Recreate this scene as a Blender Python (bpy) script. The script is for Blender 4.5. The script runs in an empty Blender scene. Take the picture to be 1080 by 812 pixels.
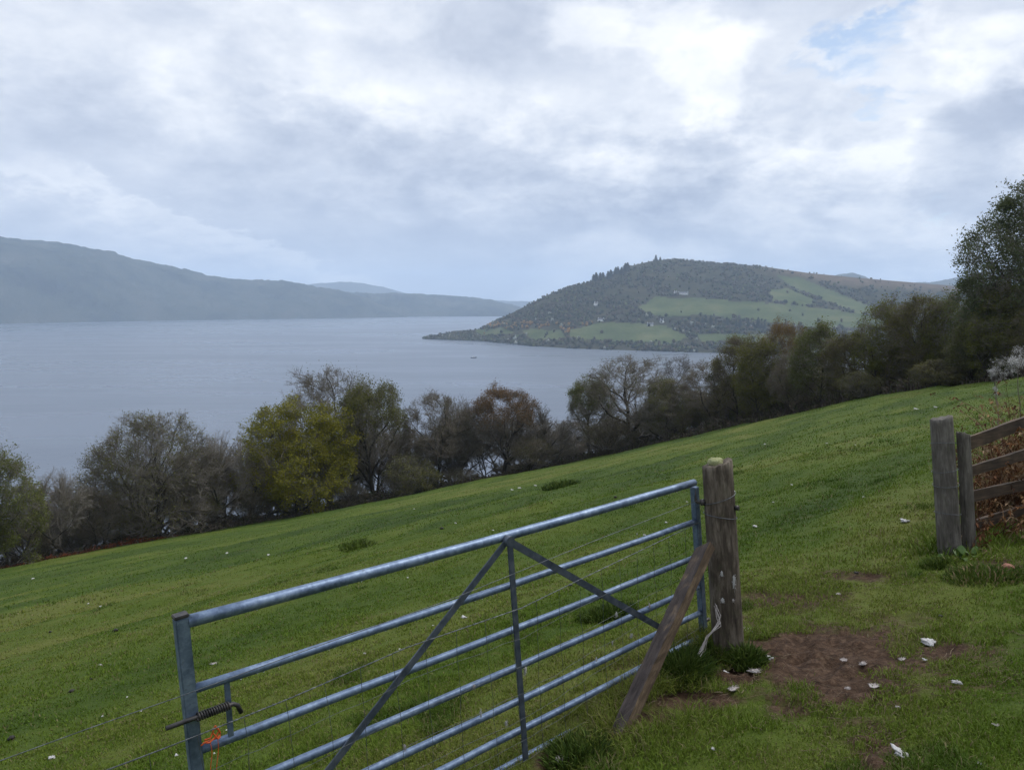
import bpy, bmesh, math, random
import numpy as np
from mathutils import Vector, Matrix

R = math.radians
rng = np.random.default_rng(11)
random.seed(11)
S = bpy.context.scene
C = S.collection

# ------------------------------------------------------------------ camera
F_PX, CX, CY, PITCH = 750.0, 540.0, 406.0, R(6.5)
cam_d = bpy.data.cameras.new('camera')
cam_d.sensor_width = 36.0
cam_d.lens = 36.0 * F_PX / 1080.0
cam_d.clip_start = 0.05
cam_d.clip_end = 60000
cam = bpy.data.objects.new('camera', cam_d)
C.objects.link(cam)
cam.location = (0, 0, 0)
cam.rotation_euler = (R(90) - PITCH, 0, 0)
S.camera = cam

# ------------------------------------------------------------------ light
SUN_EL, SUN_AZ = R(52), R(55)        # azimuth: from straight ahead (+Y) towards the right (+X)
sun_d = bpy.data.lights.new('sun', 'SUN')
sun_d.energy = 1.8
sun_d.angle = R(25)
sun_d.color = (1.0, 0.96, 0.9)
sun = bpy.data.objects.new('sun', sun_d)
C.objects.link(sun)
sdir = Vector((math.sin(SUN_AZ) * math.cos(SUN_EL), math.cos(SUN_AZ) * math.cos(SUN_EL), math.sin(SUN_EL)))
sun.rotation_euler = sdir.to_track_quat('Z', 'Y').to_euler()

S.view_settings.view_transform = 'Standard'
S.view_settings.look = 'None'
S.view_settings.gamma = 1.0
S.view_settings.exposure = 0.5
S.cycles.use_denoising = True
S.cycles.max_bounces = 6
S.cycles.volume_bounces = 2
S.cycles.transparent_max_bounces = 8

# world: Nishita sky behind a broken overcast, both as functions of the direction
W = bpy.data.worlds.new('World')
S.world = W
W.use_nodes = True
wt = W.node_tree
for n in list(wt.nodes):
    wt.nodes.remove(n)


class NT:
    """tiny helper to write node trees as expressions"""
    def __init__(s, t):
        s.t = t

    def new(s, typ, **kw):
        n = s.t.nodes.new(typ)
        for k, v in kw.items():
            setattr(n, k, v)
        return n

    def put(s, sock, v):
        if isinstance(v, bpy.types.NodeSocket):
            s.t.links.new(v, sock)
        else:
            sock.default_value = v

    def m(s, op, a, b=None, c=None, clamp=False):
        n = s.new('ShaderNodeMath', operation=op, use_clamp=clamp)
        s.put(n.inputs[0], a)
        if b is not None:
            s.put(n.inputs[1], b)
        if c is not None:
            s.put(n.inputs[2], c)
        return n.outputs[0]

    def noise(s, vec, scale, detail=5.0, rough=0.55, dist=0.0, out=0):
        n = s.new('ShaderNodeTexNoise')
        if vec is not None:
            s.put(n.inputs['Vector'], vec)
        s.put(n.inputs['Scale'], scale)
        n.inputs['Detail'].default_value = detail
        n.inputs['Roughness'].default_value = rough
        n.inputs['Distortion'].default_value = dist
        return n.outputs[out]

    def mix(s, f, a, b, blend='MIX'):
        n = s.new('ShaderNodeMix', data_type='RGBA', blend_type=blend)
        s.put(n.inputs[0], f)
        s.put(n.inputs[6], a)
        s.put(n.inputs[7], b)
        return n.outputs[2]

    def ramp(s, f, stops):
        n = s.new('ShaderNodeValToRGB')
        e = n.color_ramp.elements
        while len(e) < len(stops):
            e.new(0.5)
        for el, (p, c) in zip(e, stops):
            el.position = p
            el.color = (c[0], c[1], c[2], 1) if not isinstance(c, float) else (c, c, c, 1)
        s.put(n.inputs[0], f)
        return n.outputs[0]

    def smooth(s, x, lo, hi):
        n = s.new('ShaderNodeMapRange', interpolation_type='SMOOTHSTEP')
        s.put(n.inputs[0], x)
        n.inputs[1].default_value = lo
        n.inputs[2].default_value = hi
        return n.outputs[0]

    def mapping(s, vec, scale=(1, 1, 1), rot=(0, 0, 0), loc=(0, 0, 0)):
        n = s.new('ShaderNodeMapping')
        s.put(n.inputs[0], vec)
        n.inputs['Location'].default_value = loc
        n.inputs['Rotation'].default_value = rot
        n.inputs['Scale'].default_value = scale
        return n.outputs[0]


def pdir(px, py):
    """world direction of the picture point (px, py) of the photograph"""
    u, v = (px - CX) / F_PX, (CY - py) / F_PX
    return Vector((u, math.cos(PITCH) + v * math.sin(PITCH), -math.sin(PITCH) + v * math.cos(PITCH)))


def azel(px, py):
    d = pdir(px, py)
    return math.atan2(d.x, d.y), math.atan2(d.z, math.hypot(d.x, d.y))


def build_sky():
    n = NT(wt)
    tc = n.new('ShaderNodeTexCoord')
    gen = tc.outputs['Generated']
    sep = n.new('ShaderNodeSeparateXYZ')
    n.put(sep.inputs[0], gen)
    x, y, z = sep.outputs
    az = n.m('ARCTAN2', x, y)
    zc = n.m('MAXIMUM', z, 0.0)
    el = n.m('ARCSINE', n.m('MINIMUM', zc, 1.0))
    den = n.m('ADD', zc, 0.30)
    comb = n.new('ShaderNodeCombineXYZ')
    n.put(comb.inputs[0], n.m('DIVIDE', x, den))
    n.put(comb.inputs[1], n.m('DIVIDE', y, den))
    P = comb.outputs[0]
    nA = n.noise(P, 1.3, 6, 0.55, 0.3)
    nB = n.noise(n.mapping(P, loc=(7, 3, 1)), 3.4, 6, 0.6, 0.4)
    nC = n.noise(n.mapping(P, loc=(1, 9, 4)), 9.0, 5, 0.62, 0.2)
    # warped direction for the single clouds
    wz = n.m('ADD', az, n.m('ADD', n.m('MULTIPLY', n.m('SUBTRACT', nB, 0.5), 0.30), n.m('MULTIPLY', n.m('SUBTRACT', nC, 0.5), 0.10)))
    we = n.m('ADD', el, n.m('ADD', n.m('MULTIPLY', n.m('SUBTRACT', nA, 0.5), 0.12), n.m('MULTIPLY', n.m('SUBTRACT', nC, 0.5), 0.10)))

    def blob(px, py, sx, sy):
        a, e = azel(px, py)
        ta = n.m('DIVIDE', n.m('SUBTRACT', wz, a), sx / F_PX)
        te = n.m('DIVIDE', n.m('SUBTRACT', we, e), sy / F_PX)
        q = n.m('ADD', n.m('MULTIPLY', ta, ta), n.m('MULTIPLY', te, te))
        return n.m('EXPONENT', n.m('MULTIPLY', q, -1.0))

    v = n.m('ADD', 0.50, n.m('MULTIPLY', n.m('SUBTRACT', nA, 0.5), 0.5))
    v = n.m('ADD', v, n.m('MULTIPLY', n.m('SUBTRACT', nB, 0.5), 0.32))
    v = n.m('ADD', v, n.m('MULTIPLY', n.m('SUBTRACT', nC, 0.5), 0.45))
    nD = n.noise(n.mapping(gen, loc=(5, 2, 8), scale=(1, 1, 1.9)), 7.0, 8, 0.62, 0.3)
    v = n.m('ADD', v, n.m('MULTIPLY', n.m('SUBTRACT', nD, 0.5), 0.85))
    nE = n.noise(n.mapping(gen, loc=(2, 6, 3), scale=(1, 1, 1.7)), 5.2, 9, 0.56, 0.2)
    puff = n.m('MULTIPLY', n.m('SUBTRACT', n.smooth(nE, 0.44, 0.58), 0.5), n.m('ADD', 0.12, n.m('MULTIPLY', n.smooth(az, -0.25, 0.25), 0.22)))
    v = n.m('ADD', v, puff)
    for px, py, sx, sy, amp in [(400, 100, 90, 35, .26), (330, 20, 120, 40, .18), (620, 120, 150, 45, .28), (780, 60, 170, 60, .24),
                                (1010, 60, 110, 60, .34), (960, 150, 120, 40, .26), (480, 60, 120, 30, -.10), (470, 240, 190, 45, -.20),
                                (720, 225, 160, 35, -.17), (100, 130, 160, 40, -.12), (250, 210, 120, 30, -.05), (1070, 105, 45, 28, -.50),
                                (940, 262, 60, 14, -.18), (760, 160, 100, 12, -.12), (560, 300, 120, 30, -.08), (1000, 292, 70, 8, .25),
                                (80, 50, 160, 45, .12), (160, 300, 200, 50, .03), (40, 190, 90, 8, .16)]:
        v = n.m('ADD', v, n.m('MULTIPLY', blob(px, py, sx, sy), amp))
    # the bright rim of the long cloud bank running down to the right
    a0, e0 = azel(120, 196)
    a1, e1 = azel(430, 312)
    sl = (e1 - e0) / (a1 - a0)
    line = n.m('SUBTRACT', n.m('ADD', el, n.m('MULTIPLY', n.m('SUBTRACT', nC, 0.5), 0.075)), n.m('ADD', e0, n.m('MULTIPLY', n.m('SUBTRACT', az, a0), sl)))
    line = n.m('ADD', line, n.m('MULTIPLY', n.m('SUBTRACT', nB, 0.5), 0.028))
    below = n.m('MULTIPLY', n.smooth(line, 0.009, -0.005), n.smooth(line, -0.065, -0.008))
    along = n.m('MULTIPLY', n.smooth(az, a0 - 0.2, a0 + 0.15), n.smooth(az, a1 + 0.02, a1 - 0.10))
    v = n.m('ADD', v, n.m('MULTIPLY', n.m('MULTIPLY', below, along), 0.36))
    cloud = n.ramp(v, [(0.0, (.30, .345, .45)), (0.25, (.41, .455, .55)), (0.5, (.55, .59, .67)), (0.75, (.72, .745, .79)), (1.0, (.90, .905, .92))])
    blue = None
    for px, py, sx, sy, amp in [(915, 36, 26, 15, 1.0), (868, 76, 42, 12, .68), (912, 108, 36, 11, .72), (985, 212, 38, 9, .55), (715, 82, 25, 6, .4)]:
        b = n.m('MULTIPLY', blob(px, py, sx, sy), amp)
        blue = b if blue is None else n.m('ADD', blue, b)
    hole = n.m('MULTIPLY', n.smooth(n.m('ADD', blue, n.m('MULTIPLY', n.m('SUBTRACT', nD, 0.5), 1.9)), 0.30, 1.0), 0.72)
    sky = n.new('ShaderNodeTexSky', sky_type='NISHITA')
    sky.sun_disc = False
    sky.sun_elevation = SUN_EL
    sky.sun_rotation = SUN_AZ
    sky.dust_density = 0.6
    STR = 0.08
    over = n.m('DIVIDE', n.m('ADD', 0.94, n.m('MULTIPLY', n.smooth(el, 0.45, 1.15), 0.9)), STR)   # an overcast sky is brightest overhead
    oc = n.new('ShaderNodeCombineXYZ')
    for k in range(3):
        n.put(oc.inputs[k], over)
    scl = n.mix(1.0, cloud, oc.outputs[0], 'MULTIPLY')
    nis = n.mix(1.0, sky.outputs[0], (1.0, 1.1, 1.15, 1), 'MULTIPLY')
    col = n.mix(hole, scl, nis)
    bg = n.new('ShaderNodeBackground')
    n.put(bg.inputs[0], col)
    bg.inputs[1].default_value = STR
    out = n.new('ShaderNodeOutputWorld')
    n.put(out.inputs[0], bg.outputs[0])


build_sky()
W.cycles.sampling_method = 'MANUAL'
W.cycles.sample_map_resolution = 512

# ------------------------------------------------------------------ helpers
WATER_Z = -90.0


def tag(o, label=None, cat=None, group=None, kind=None):
    if label:
        o['label'] = label
    if cat:
        o['category'] = cat
    if group:
        o['group'] = group
    if kind:
        o['kind'] = kind
    return o


def link(name, me, parent=None, loc=None):
    o = bpy.data.objects.new(name, me)
    C.objects.link(o)
    if parent is not None:
        o.parent = parent
    if loc is not None:
        o.location = loc
    return o


def thing(name, label, cat, loc=(0, 0, 0), rotz=0.0, group=None):
    o = bpy.data.objects.new(name, None)
    o.empty_display_size = 0.2
    C.objects.link(o)
    o.location = loc
    o.rotation_euler = (0, 0, rotz)
    return tag(o, label, cat, group)


def mesh_np(name, v, faces, mats=(), smooth=False, mat_idx=None, attrs=None):
    """v (n,3); faces: list of (m,k) index arrays, one array per polygon size"""
    me = bpy.data.meshes.new(name)
    v = np.asarray(v, dtype=np.float32)
    faces = [np.asarray(f, dtype=np.int32) for f in faces if len(f)]
    me.vertices.add(len(v))
    me.vertices.foreach_set('co', v.ravel())
    loops = np.concatenate([f.ravel() for f in faces])
    sizes = np.concatenate([np.full(len(f), f.shape[1], dtype=np.int32) for f in faces])
    starts = np.concatenate([[0], np.cumsum(sizes)[:-1]]).astype(np.int32)
    me.loops.add(len(loops))
    me.loops.foreach_set('vertex_index', loops)
    me.polygons.add(len(sizes))
    me.polygons.foreach_set('loop_start', starts)
    me.polygons.foreach_set('loop_total', sizes)
    if smooth:
        me.polygons.foreach_set('use_smooth', np.ones(len(sizes), dtype=bool))
    for m in mats:
        me.materials.append(m)
    if mat_idx is not None:
        me.polygons.foreach_set('material_index', np.asarray(mat_idx, dtype=np.int32))
    for k, a in (attrs or {}).items():
        a = np.asarray(a, dtype=np.float32)
        if a.ndim == 2:
            if a.shape[1] == 3:
                a = np.concatenate([a, np.ones((len(a), 1), np.float32)], 1)
            at = me.attributes.new(k, 'FLOAT_COLOR', 'POINT')
            at.data.foreach_set('color', a.ravel())
        else:
            at = me.attributes.new(k, 'FLOAT', 'POINT')
            at.data.foreach_set('value', a)
    me.update()
    me.validate()
    return me


def bm_mesh(name, bm, mats=(), smooth=False):
    me = bpy.data.meshes.new(name)
    bmesh.ops.recalc_face_normals(bm, faces=bm.faces)
    bm.to_mesh(me)
    bm.free()
    for m in mats:
        me.materials.append(m)
    if smooth:
        for p in me.polygons:
            p.use_smooth = True
    return me


# smooth lattice noise in numpy
_perm = rng.random((256, 256)).astype(np.float64)


def vnoise(x, y):
    xi, yi = np.floor(x).astype(int), np.floor(y).astype(int)
    fx, fy = x - xi, y - yi
    fx, fy = fx * fx * (3 - 2 * fx), fy * fy * (3 - 2 * fy)
    a = _perm[xi % 256, yi % 256]
    b = _perm[(xi + 1) % 256, yi % 256]
    c = _perm[xi % 256, (yi + 1) % 256]
    d = _perm[(xi + 1) % 256, (yi + 1) % 256]
    return (a * (1 - fx) + b * fx) * (1 - fy) + (c * (1 - fx) + d * fx) * fy


def fbm(x, y, o=4, g=0.5):
    s, a, t = 0.0, 1.0, 0.0
    for k in range(o):
        s = s + a * vnoise(x * 2 ** k + 17.3 * k, y * 2 ** k + 5.7 * k)
        t += a
        a *= g
    return s / t


def sstep(x, a, b):
    t = np.clip((x - a) / (b - a), 0, 1)
    return t * t * (3 - 2 * t)


def project(x, y, z):
    """picture position of world points (for laying out patches that have a known place in the view)"""
    cp, sp = math.cos(PITCH), math.sin(PITCH)
    dep = y * cp - z * sp
    up = y * sp + z * cp
    dep = np.where(dep > 0.1, dep, 0.1)
    return CX + F_PX * x / dep, CY - F_PX * up / dep


def inpoly(px, py, poly):
    r = np.zeros(px.shape, bool)
    for i in range(len(poly)):
        x0, y0 = poly[i - 1]
        x1, y1 = poly[i]
        if y0 == y1:
            continue
        c = ((y0 > py) != (y1 > py)) & (px < (x1 - x0) * (py - y0) / (y1 - y0) + x0)
        r ^= c
    return r


# ------------------------------------------------------------------ materials
def new_mat(name):
    m = bpy.data.materials.new(name)
    m.use_nodes = True
    t = m.node_tree
    for n in list(t.nodes):
        t.nodes.remove(n)
    n = NT(t)
    b = n.new('ShaderNodeBsdfPrincipled')
    o = n.new('ShaderNodeOutputMaterial')
    t.links.new(b.outputs[0], o.inputs[0])
    return m, n, b


def bump(n, b, h, strength=0.4, dist=0.01):
    k = n.new('ShaderNodeBump')
    k.inputs['Strength'].default_value = strength
    k.inputs['Distance'].default_value = dist
    n.put(k.inputs['Height'], h)
    n.t.links.new(k.outputs[0], b.inputs['Normal'])


def simple_mat(name, cols, scale=8.0, rough=0.7, stretch=(1, 1, 1), bmp=0.0, bd=0.01, metal=0.0, spec=0.3, detail=5, rnd=0.0):
    m, n, b = new_mat(name)
    tc = n.new('ShaderNodeTexCoord')
    f = n.noise(n.mapping(tc.outputs['Object'], scale=stretch), scale, detail, 0.6)
    k = len(cols)
    stops = [(0.28 + 0.44 * i / max(1, k - 1), c) for i, c in enumerate(cols)]
    col = n.ramp(f, stops)
    if rnd:
        oi = n.new('ShaderNodeObjectInfo')
        hs = n.new('ShaderNodeHueSaturation')
        n.put(hs.inputs['Color'], col)
        n.put(hs.inputs['Value'], n.m('ADD', 1 - rnd, n.m('MULTIPLY', oi.outputs['Random'], 2 * rnd)))
        col = hs.outputs[0]
    n.put(b.inputs['Base Color'], col)
    b.inputs['Roughness'].default_value = rough
    b.inputs['Metallic'].default_value = metal
    b.inputs['Specular IOR Level'].default_value = spec
    if bmp:
        bump(n, b, f, bmp, bd)
    return m


def attr_mat(name, attr='tint', rough=0.7, spec=0.15, trans=0.0):
    m, n, b = new_mat(name)
    a = n.new('ShaderNodeAttribute', attribute_name=attr)
    n.put(b.inputs['Base Color'], a.outputs['Color'])
    b.inputs['Roughness'].default_value = rough
    b.inputs['Specular IOR Level'].default_value = spec
    if trans:
        tr = n.new('ShaderNodeBsdfTranslucent')
        n.put(tr.inputs[0], a.outputs['Color'])
        mx = n.new('ShaderNodeMixShader')
        mx.inputs[0].default_value = trans
        n.t.links.new(b.outputs[0], mx.inputs[1])
        n.t.links.new(tr.outputs[0], mx.inputs[2])
        o = [k for k in n.t.nodes if k.type == 'OUTPUT_MATERIAL'][0]
        n.t.links.new(mx.outputs[0], o.inputs[0])
    return m


# ------------------------------------------------------------------ the field
EYE = 1.65
SB, SC = 0.204, -0.203               # slope to the right, slope ahead
EDGE = [(-260, 640, 60), (0, 602, 62), (75, 588, 64), (150, 573, 67), (300, 548, 72), (420, 524, 76), (560, 497, 80), (640, 480, 80), (740, 458, 76),
        (820, 440, 70), (900, 422, 62), (990, 409, 55), (1080, 400, 50), (1300, 385, 45)]
_ea, _ee, _er = [], [], []
for px, py, rr in EDGE:
    d = pdir(px, py)
    _ea.append(math.atan2(d.x, d.y))
    _ee.append(d.z / math.hypot(d.x, d.y))
    _er.append(rr)
_ea, _ee, _er = np.array(_ea), np.array(_ee), np.array(_er)


def edge_r(az):
    return np.interp(az, _ea, _er)


def gz(x, y, fine=True):
    x, y = np.asarray(x, float), np.asarray(y, float)
    r = np.hypot(x, y) + 1e-6
    az = np.arctan2(x, y)
    sp = SB * np.sin(az) + SC * np.cos(az)
    Rr = edge_r(az)
    se = np.interp(az, _ea, _ee) + EYE / Rr
    w = sstep(np.abs(az), 1.5, 0.85)      # only ahead of the camera
    se = sp + (se - sp) * w
    t = sstep(r, 3.5, 60.0)
    s = sp + (se - sp) * t
    z_in = -EYE + np.minimum(r, Rr) * s
    back = sstep(np.abs(az), 0.95, 1.6)
    slope_out = -0.46 * (1 - back) + np.clip(sp, -0.46, 0.15) * back
    q = np.maximum(r - Rr, 0)
    ease = 12.0
    z = z_in + np.where(q > 0, sp * (1 - back) * np.minimum(q, 0) + slope_out * (q - ease * (1 - np.exp(-q / ease))) + se * ease * (1 - np.exp(-q / ease)), 0)
    # hummocks, sheep terraces along the contour, tussocky ground
    a = (x + y) * 0.7071
    b = (y - x) * 0.7071
    z = z + (fbm(x / 9 + 40, y / 9 + 11, 3) - 0.5) * 0.35 * sstep(r, 6, 25)
    if fine:
        wv = b / 0.85 + 1.6 * fbm(a / 5 + 3, b / 3 + 9, 3)
        terr = (vnoise(a / 4.5 + 60, wv) - 0.5) * 0.22 * (0.35 + 0.65 * sstep(r, 4, 14))
        z = z + terr
        z = z + (fbm(x / 0.55 + 9, y / 0.55 + 70, 3) - 0.5) * 0.065
        z = z + (fbm(x / 0.13 + 3, y / 0.13 + 7, 2) - 0.5) * 0.025 * sstep(r, 30, 8)
    # bank of longer turf round the hinge post and the timber prop
    z = z + 0.10 * np.exp(-(((x - 1.25) / 0.38) ** 2 + ((y - 4.45) / 0.45) ** 2)) + 0.07 * np.exp(-(((x - 0.62) / 0.35) ** 2 + ((y - 3.75) / 0.35) ** 2))
    return np.maximum(z, WATER_Z - 6.0)


def ground_hit(px, py, r0=1.5, r1=120.0):
    d = pdir(px, py)
    h = math.hypot(d.x, d.y)
    ux, uy, uz = d.x / h, d.y / h, d.z / h
    r = np.geomspace(r0, r1, 6000)
    g = gz(ux * r, uy * r)
    k = np.argmax(uz * r <= g)
    if uz * r[k] > g[k]:
        k = len(r) - 1
    return Vector((ux * r[k], uy * r[k], float(g[k])))


MUD = [(870, 694, 92, 38, 1.0), (985, 703, 110, 42, .42), (885, 712, 130, 70, .58), (900, 725, 80, 30, .85), (845, 740, 55, 25, .6), (925, 790, 30, 32, .8), (1010, 690, 60, 18, .55), (1045, 712, 40, 16, .45),
       (830, 632, 80, 15, .65), (900, 608, 55, 9, .6), (735, 738, 50, 13, .9), (775, 712, 34, 12, .9), (690, 757, 30, 10, .75), (790, 660, 26, 16, .5),
       (660, 700, 60, 10, .35), (590, 800, 40, 16, .6), (940, 655, 70, 16, .4), (1060, 600, 40, 16, .6)]


def mud_at(x, y, z):
    px, py = project(x, y, z)
    m = np.zeros(np.shape(px))
    for cx, cy, sx, sy, a in MUD:
        m = np.maximum(m, a * np.exp(-(((px - cx) / sx) ** 2 + ((py - cy) / sy) ** 2) ** 1.3))
    m = np.where(np.hypot(x, y) < 14, m, 0)
    return np.where(y > 0.3, m, 0)


def field_tone(x, y):
    """slow variation of the sward: dry/yellow against lush, stretched along the contour"""
    a = (x + y) * 0.7071
    b = (y - x) * 0.7071
    return np.clip(0.52 + 1.6 * (fbm(a / 4 + 90, b / 1.3 + 30, 4, 0.65) - 0.5) + 0.9 * (fbm(x / 14 + 5, y / 14 + 55, 2) - 0.5), 0, 1)


def build_ground():
    az = np.concatenate([np.arange(-180, -52, 4.0), np.arange(-52, 64, 0.22), np.arange(64, 180, 4.0)])
    az = np.radians(az)
    r = np.concatenate([[0.3], np.geomspace(0.9, 12, 260), np.geomspace(12.15, 110, 250)[0:], np.geomspace(112, 620, 60)])
    A, Q = np.meshgrid(az, r, indexing='ij')
    X, Y = Q * np.sin(A), Q * np.cos(A)
    Z = gz(X, Y)
    mm = mud_at(X, Y, Z)
    Z = Z + mm * ((fbm(X / 0.09, Y / 0.09, 2) - 0.62) * 0.12)      # poached by hooves
    na, nr = len(az), len(r)
    v = np.stack([X.ravel(), Y.ravel(), Z.ravel()], 1)
    idx = np.arange(na * nr).reshape(na, nr)
    nxt = np.roll(idx, -1, 0)
    q = np.stack([idx[:, :-1], idx[:, 1:], nxt[:, 1:], nxt[:, :-1]], -1).reshape(-1, 4)[:, ::-1]
    c = len(v)
    v = np.concatenate([v, [[0, 0, -EYE]]])
    tri = np.stack([np.full(na, c), idx[:, 0], nxt[:, 0]], 1)[:, ::-1]
    mud = np.append(mud_at(X.ravel(), Y.ravel(), Z.ravel()), 0)
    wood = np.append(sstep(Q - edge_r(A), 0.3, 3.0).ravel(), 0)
    tone = np.append(field_tone(X.ravel(), Y.ravel()), 0.5)
    m, n, b = new_mat('turf')
    geo = n.new('ShaderNodeNewGeometry')
    pos = geo.outputs['Position']
    n1 = n.noise(pos, 0.35, 4)
    n2 = n.noise(n.mapping(pos, rot=(0, 0, R(45)), scale=(1, 3.0, 1)), 1.3, 6, 0.65)
    n3 = n.noise(pos, 14, 5, 0.65)
    n4 = n.noise(pos, 60, 4, 0.7)
    at = n.new('ShaderNodeAttribute', attribute_name='tone')
    f = n.m('ADD', n.m('MULTIPLY', at.outputs['Fac'], 0.5), n.m('ADD', n.m('MULTIPLY', n2, 0.3), n.m('MULTIPLY', n3, 0.2)))
    col = n.ramp(f, [(0.2, (.018, .036, .004)), (0.42, (.040, .066, .006)), (0.6, (.062, .086, .010)), (0.8, (.095, .102, .022))])
    col = n.mix(n.m('MULTIPLY', n.smooth(n4, 0.5, 0.75), 0.5), col, (.035, .05, .010, 1))
    dry = n.m('MULTIPLY', n.smooth(n.m('ADD', n.m('MULTIPLY', n2, 0.6), n.m('MULTIPLY', n3, 0.4)), 0.54, 0.68), 0.6)
    col = n.mix(dry, col, (.070, .055, .024, 1))
    mu = n.new('ShaderNodeAttribute', attribute_name='mud')
    n5 = n.m('ADD', n.m('MULTIPLY', n.noise(pos, 6, 6, 0.75), 0.6), n.m('MULTIPLY', n.noise(pos, 1.7, 4, 0.6), 0.4))
    mf = n.smooth(n.m('ADD', mu.outputs['Fac'], n.m('MULTIPLY', n.m('SUBTRACT', n5, 0.5), 1.9)), 0.16, 0.58)
    mcol = n.ramp(n.noise(pos, 22, 6, 0.75), [(0.3, (.018, .010, .006)), (0.5, (.052, .030, .018)), (0.7, (.115, .074, .048))])
    col = n.mix(mf, col, mcol)
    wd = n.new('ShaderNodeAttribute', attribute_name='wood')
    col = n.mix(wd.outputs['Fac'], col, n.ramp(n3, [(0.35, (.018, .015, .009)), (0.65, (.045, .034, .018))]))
    n.put(b.inputs['Base Color'], col)
    b.inputs['Roughness'].default_value = 0.85
    b.inputs['Specular IOR Level'].default_value = 0.12
    h = n.m('ADD', n.m('MULTIPLY', n3, 0.6), n.m('MULTIPLY', n4, 0.25))
    bump(n, b, h, 0.9, 0.06)
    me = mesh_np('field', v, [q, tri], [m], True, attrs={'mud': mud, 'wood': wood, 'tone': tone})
    tag(link('field', me), kind='structure')


build_ground()


def scatter_blades(n, r0, r1, power, hgt, wid, seed, azlim=43, lush=None):
    """n short blades between the ranges r0 and r1, denser where the turf is lush, none on mud"""
    g = np.random.default_rng(seed)
    az = np.radians(g.uniform(-azlim, azlim, n))
    u = g.random(n)
    e = 2 - power
    r = (r0 ** e + u * (r1 ** e - r0 ** e)) ** (1 / e)
    x, y = r * np.sin(az), r * np.cos(az)
    z = gz(x, y)
    mud = mud_at(x, y, z)
    clump = fbm(x / 0.16, y / 0.16, 2)
    n5 = fbm(x * 2.5, y * 2.5, 3)
    keep = (g.random(n) < np.clip((clump - 0.15) * 2.4, 0.25, 1)) & (mud + (n5 - 0.5) * 1.3 + 0.25 * (g.random(n) - 0.5) < 0.52) & (r < edge_r(az) + 1)
    x, y, z, clump, r, mud = x[keep], y[keep], z[keep], clump[keep], r[keep], mud[keep]
    m = len(x)
    big = fbm(x / 0.7 + 31, y / 0.7 + 8, 3)
    L = hgt * (0.45 + 0.9 * g.random(m)) * (0.45 + 1.0 * clump) * (0.25 + 1.5 * big)
    tuft = (vnoise(x / 0.45 + 70, y / 0.45 + 3) > 0.80) & (vnoise(x / 2.6 + 7, y / 2.6 + 13) > 0.45)
    L = np.where(tuft, L * 1.9, L)
    if lush is not None:
        for cx, cy, s, k in lush:
            L = L * (1 + k * np.exp(-(((x - cx) / s) ** 2 + ((y - cy) / s) ** 2)))
    wd = wid * (0.6 + 0.8 * g.random(m)) * (0.7 + 0.5 * r / r1)
    th = g.uniform(0, 2 * np.pi, m)
    lean = g.uniform(0.35, 1.35, m)
    ld = g.uniform(0, 2 * np.pi, m)
    sx, sy = np.cos(th) * wd / 2, np.sin(th) * wd / 2
    lx, ly = np.cos(ld) * np.sin(lean), np.sin(ld) * np.sin(lean)
    lz = np.cos(lean)
    mid = 0.55
    P = np.empty((m, 5, 3), np.float32)
    z0 = z - 0.006
    P[:, 0] = np.stack([x - sx, y - sy, z0], 1)
    P[:, 1] = np.stack([x + sx, y + sy, z0], 1)
    mx, my, mz = x + lx * L * mid * 0.7, y + ly * L * mid * 0.7, z + (lz * 0.6 + 0.4) * L * mid
    P[:, 2] = np.stack([mx + sx * .8, my + sy * .8, mz], 1)
    P[:, 3] = np.stack([mx - sx * .8, my - sy * .8, mz], 1)
    P[:, 4] = np.stack([x + lx * L, y + ly * L, z + lz * L * 0.92], 1)
    i = np.arange(m)[:, None] * 5
    quads = i + np.array([[0, 1, 2, 3]])
    tris = i + np.array([[3, 2, 4]])
    t = np.clip(field_tone(x, y) * 0.75 + 0.25 * g.random(m), 0, 1)[:, None]
    lushc = np.array([[.036, .076, .005]])
    midc = np.array([[.080, .128, .010]])
    dryc = np.array([[.150, .168, .030]])
    col = np.where(t < .5, lushc + (midc - lushc) * t * 2, midc + (dryc - midc) * (t * 2 - 1))
    col = np.where(tuft[:, None], col * 0.35 + lushc * 0.55, col)
    straw = (g.random(m) < 0.07 + 0.12 * (t[:, 0] > .65))[:, None]
    col = np.where(straw, np.array([[.16, .135, .065]]), col)
    col = col * (0.75 + 0.5 * g.random((m, 1)))
    return P.reshape(-1, 3), quads, tris, np.repeat(col, 5, 0)


def build_grass():
    lush = [(1.15, 4.15, 0.45, 2.2), (0.62, 3.62, 0.40, 1.7), (1.35, 4.6, 0.35, 2.0), (3.85, 5.9, 0.5, 2.0), (4.6, 6.0, 0.6, 1.6)]
    packs = [scatter_blades(600000, 2.0, 6.5, 1.4, 0.032, 0.0042, 1, azlim=62, lush=lush),
             scatter_blades(400000, 6.0, 18.0, 1.6, 0.034, 0.0085, 2, azlim=58, lush=lush),
             scatter_blades(260000, 17.0, 82.0, 1.5, 0.045, 0.024, 3)]
    V, Q, T, Cc, off = [], [], [], [], 0
    for v, q, t, c in packs:
        V.append(v); Q.append(q + off); T.append(t + off); Cc.append(c)
        off += len(v)
    m = attr_mat('grass_blades', trans=0.2)
    me = mesh_np('grass', np.concatenate(V), [np.concatenate(Q), np.concatenate(T)], [m], False, attrs={'tint': np.concatenate(Cc)})
    tag(link('grass', me), kind='stuff')


build_grass()

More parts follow.
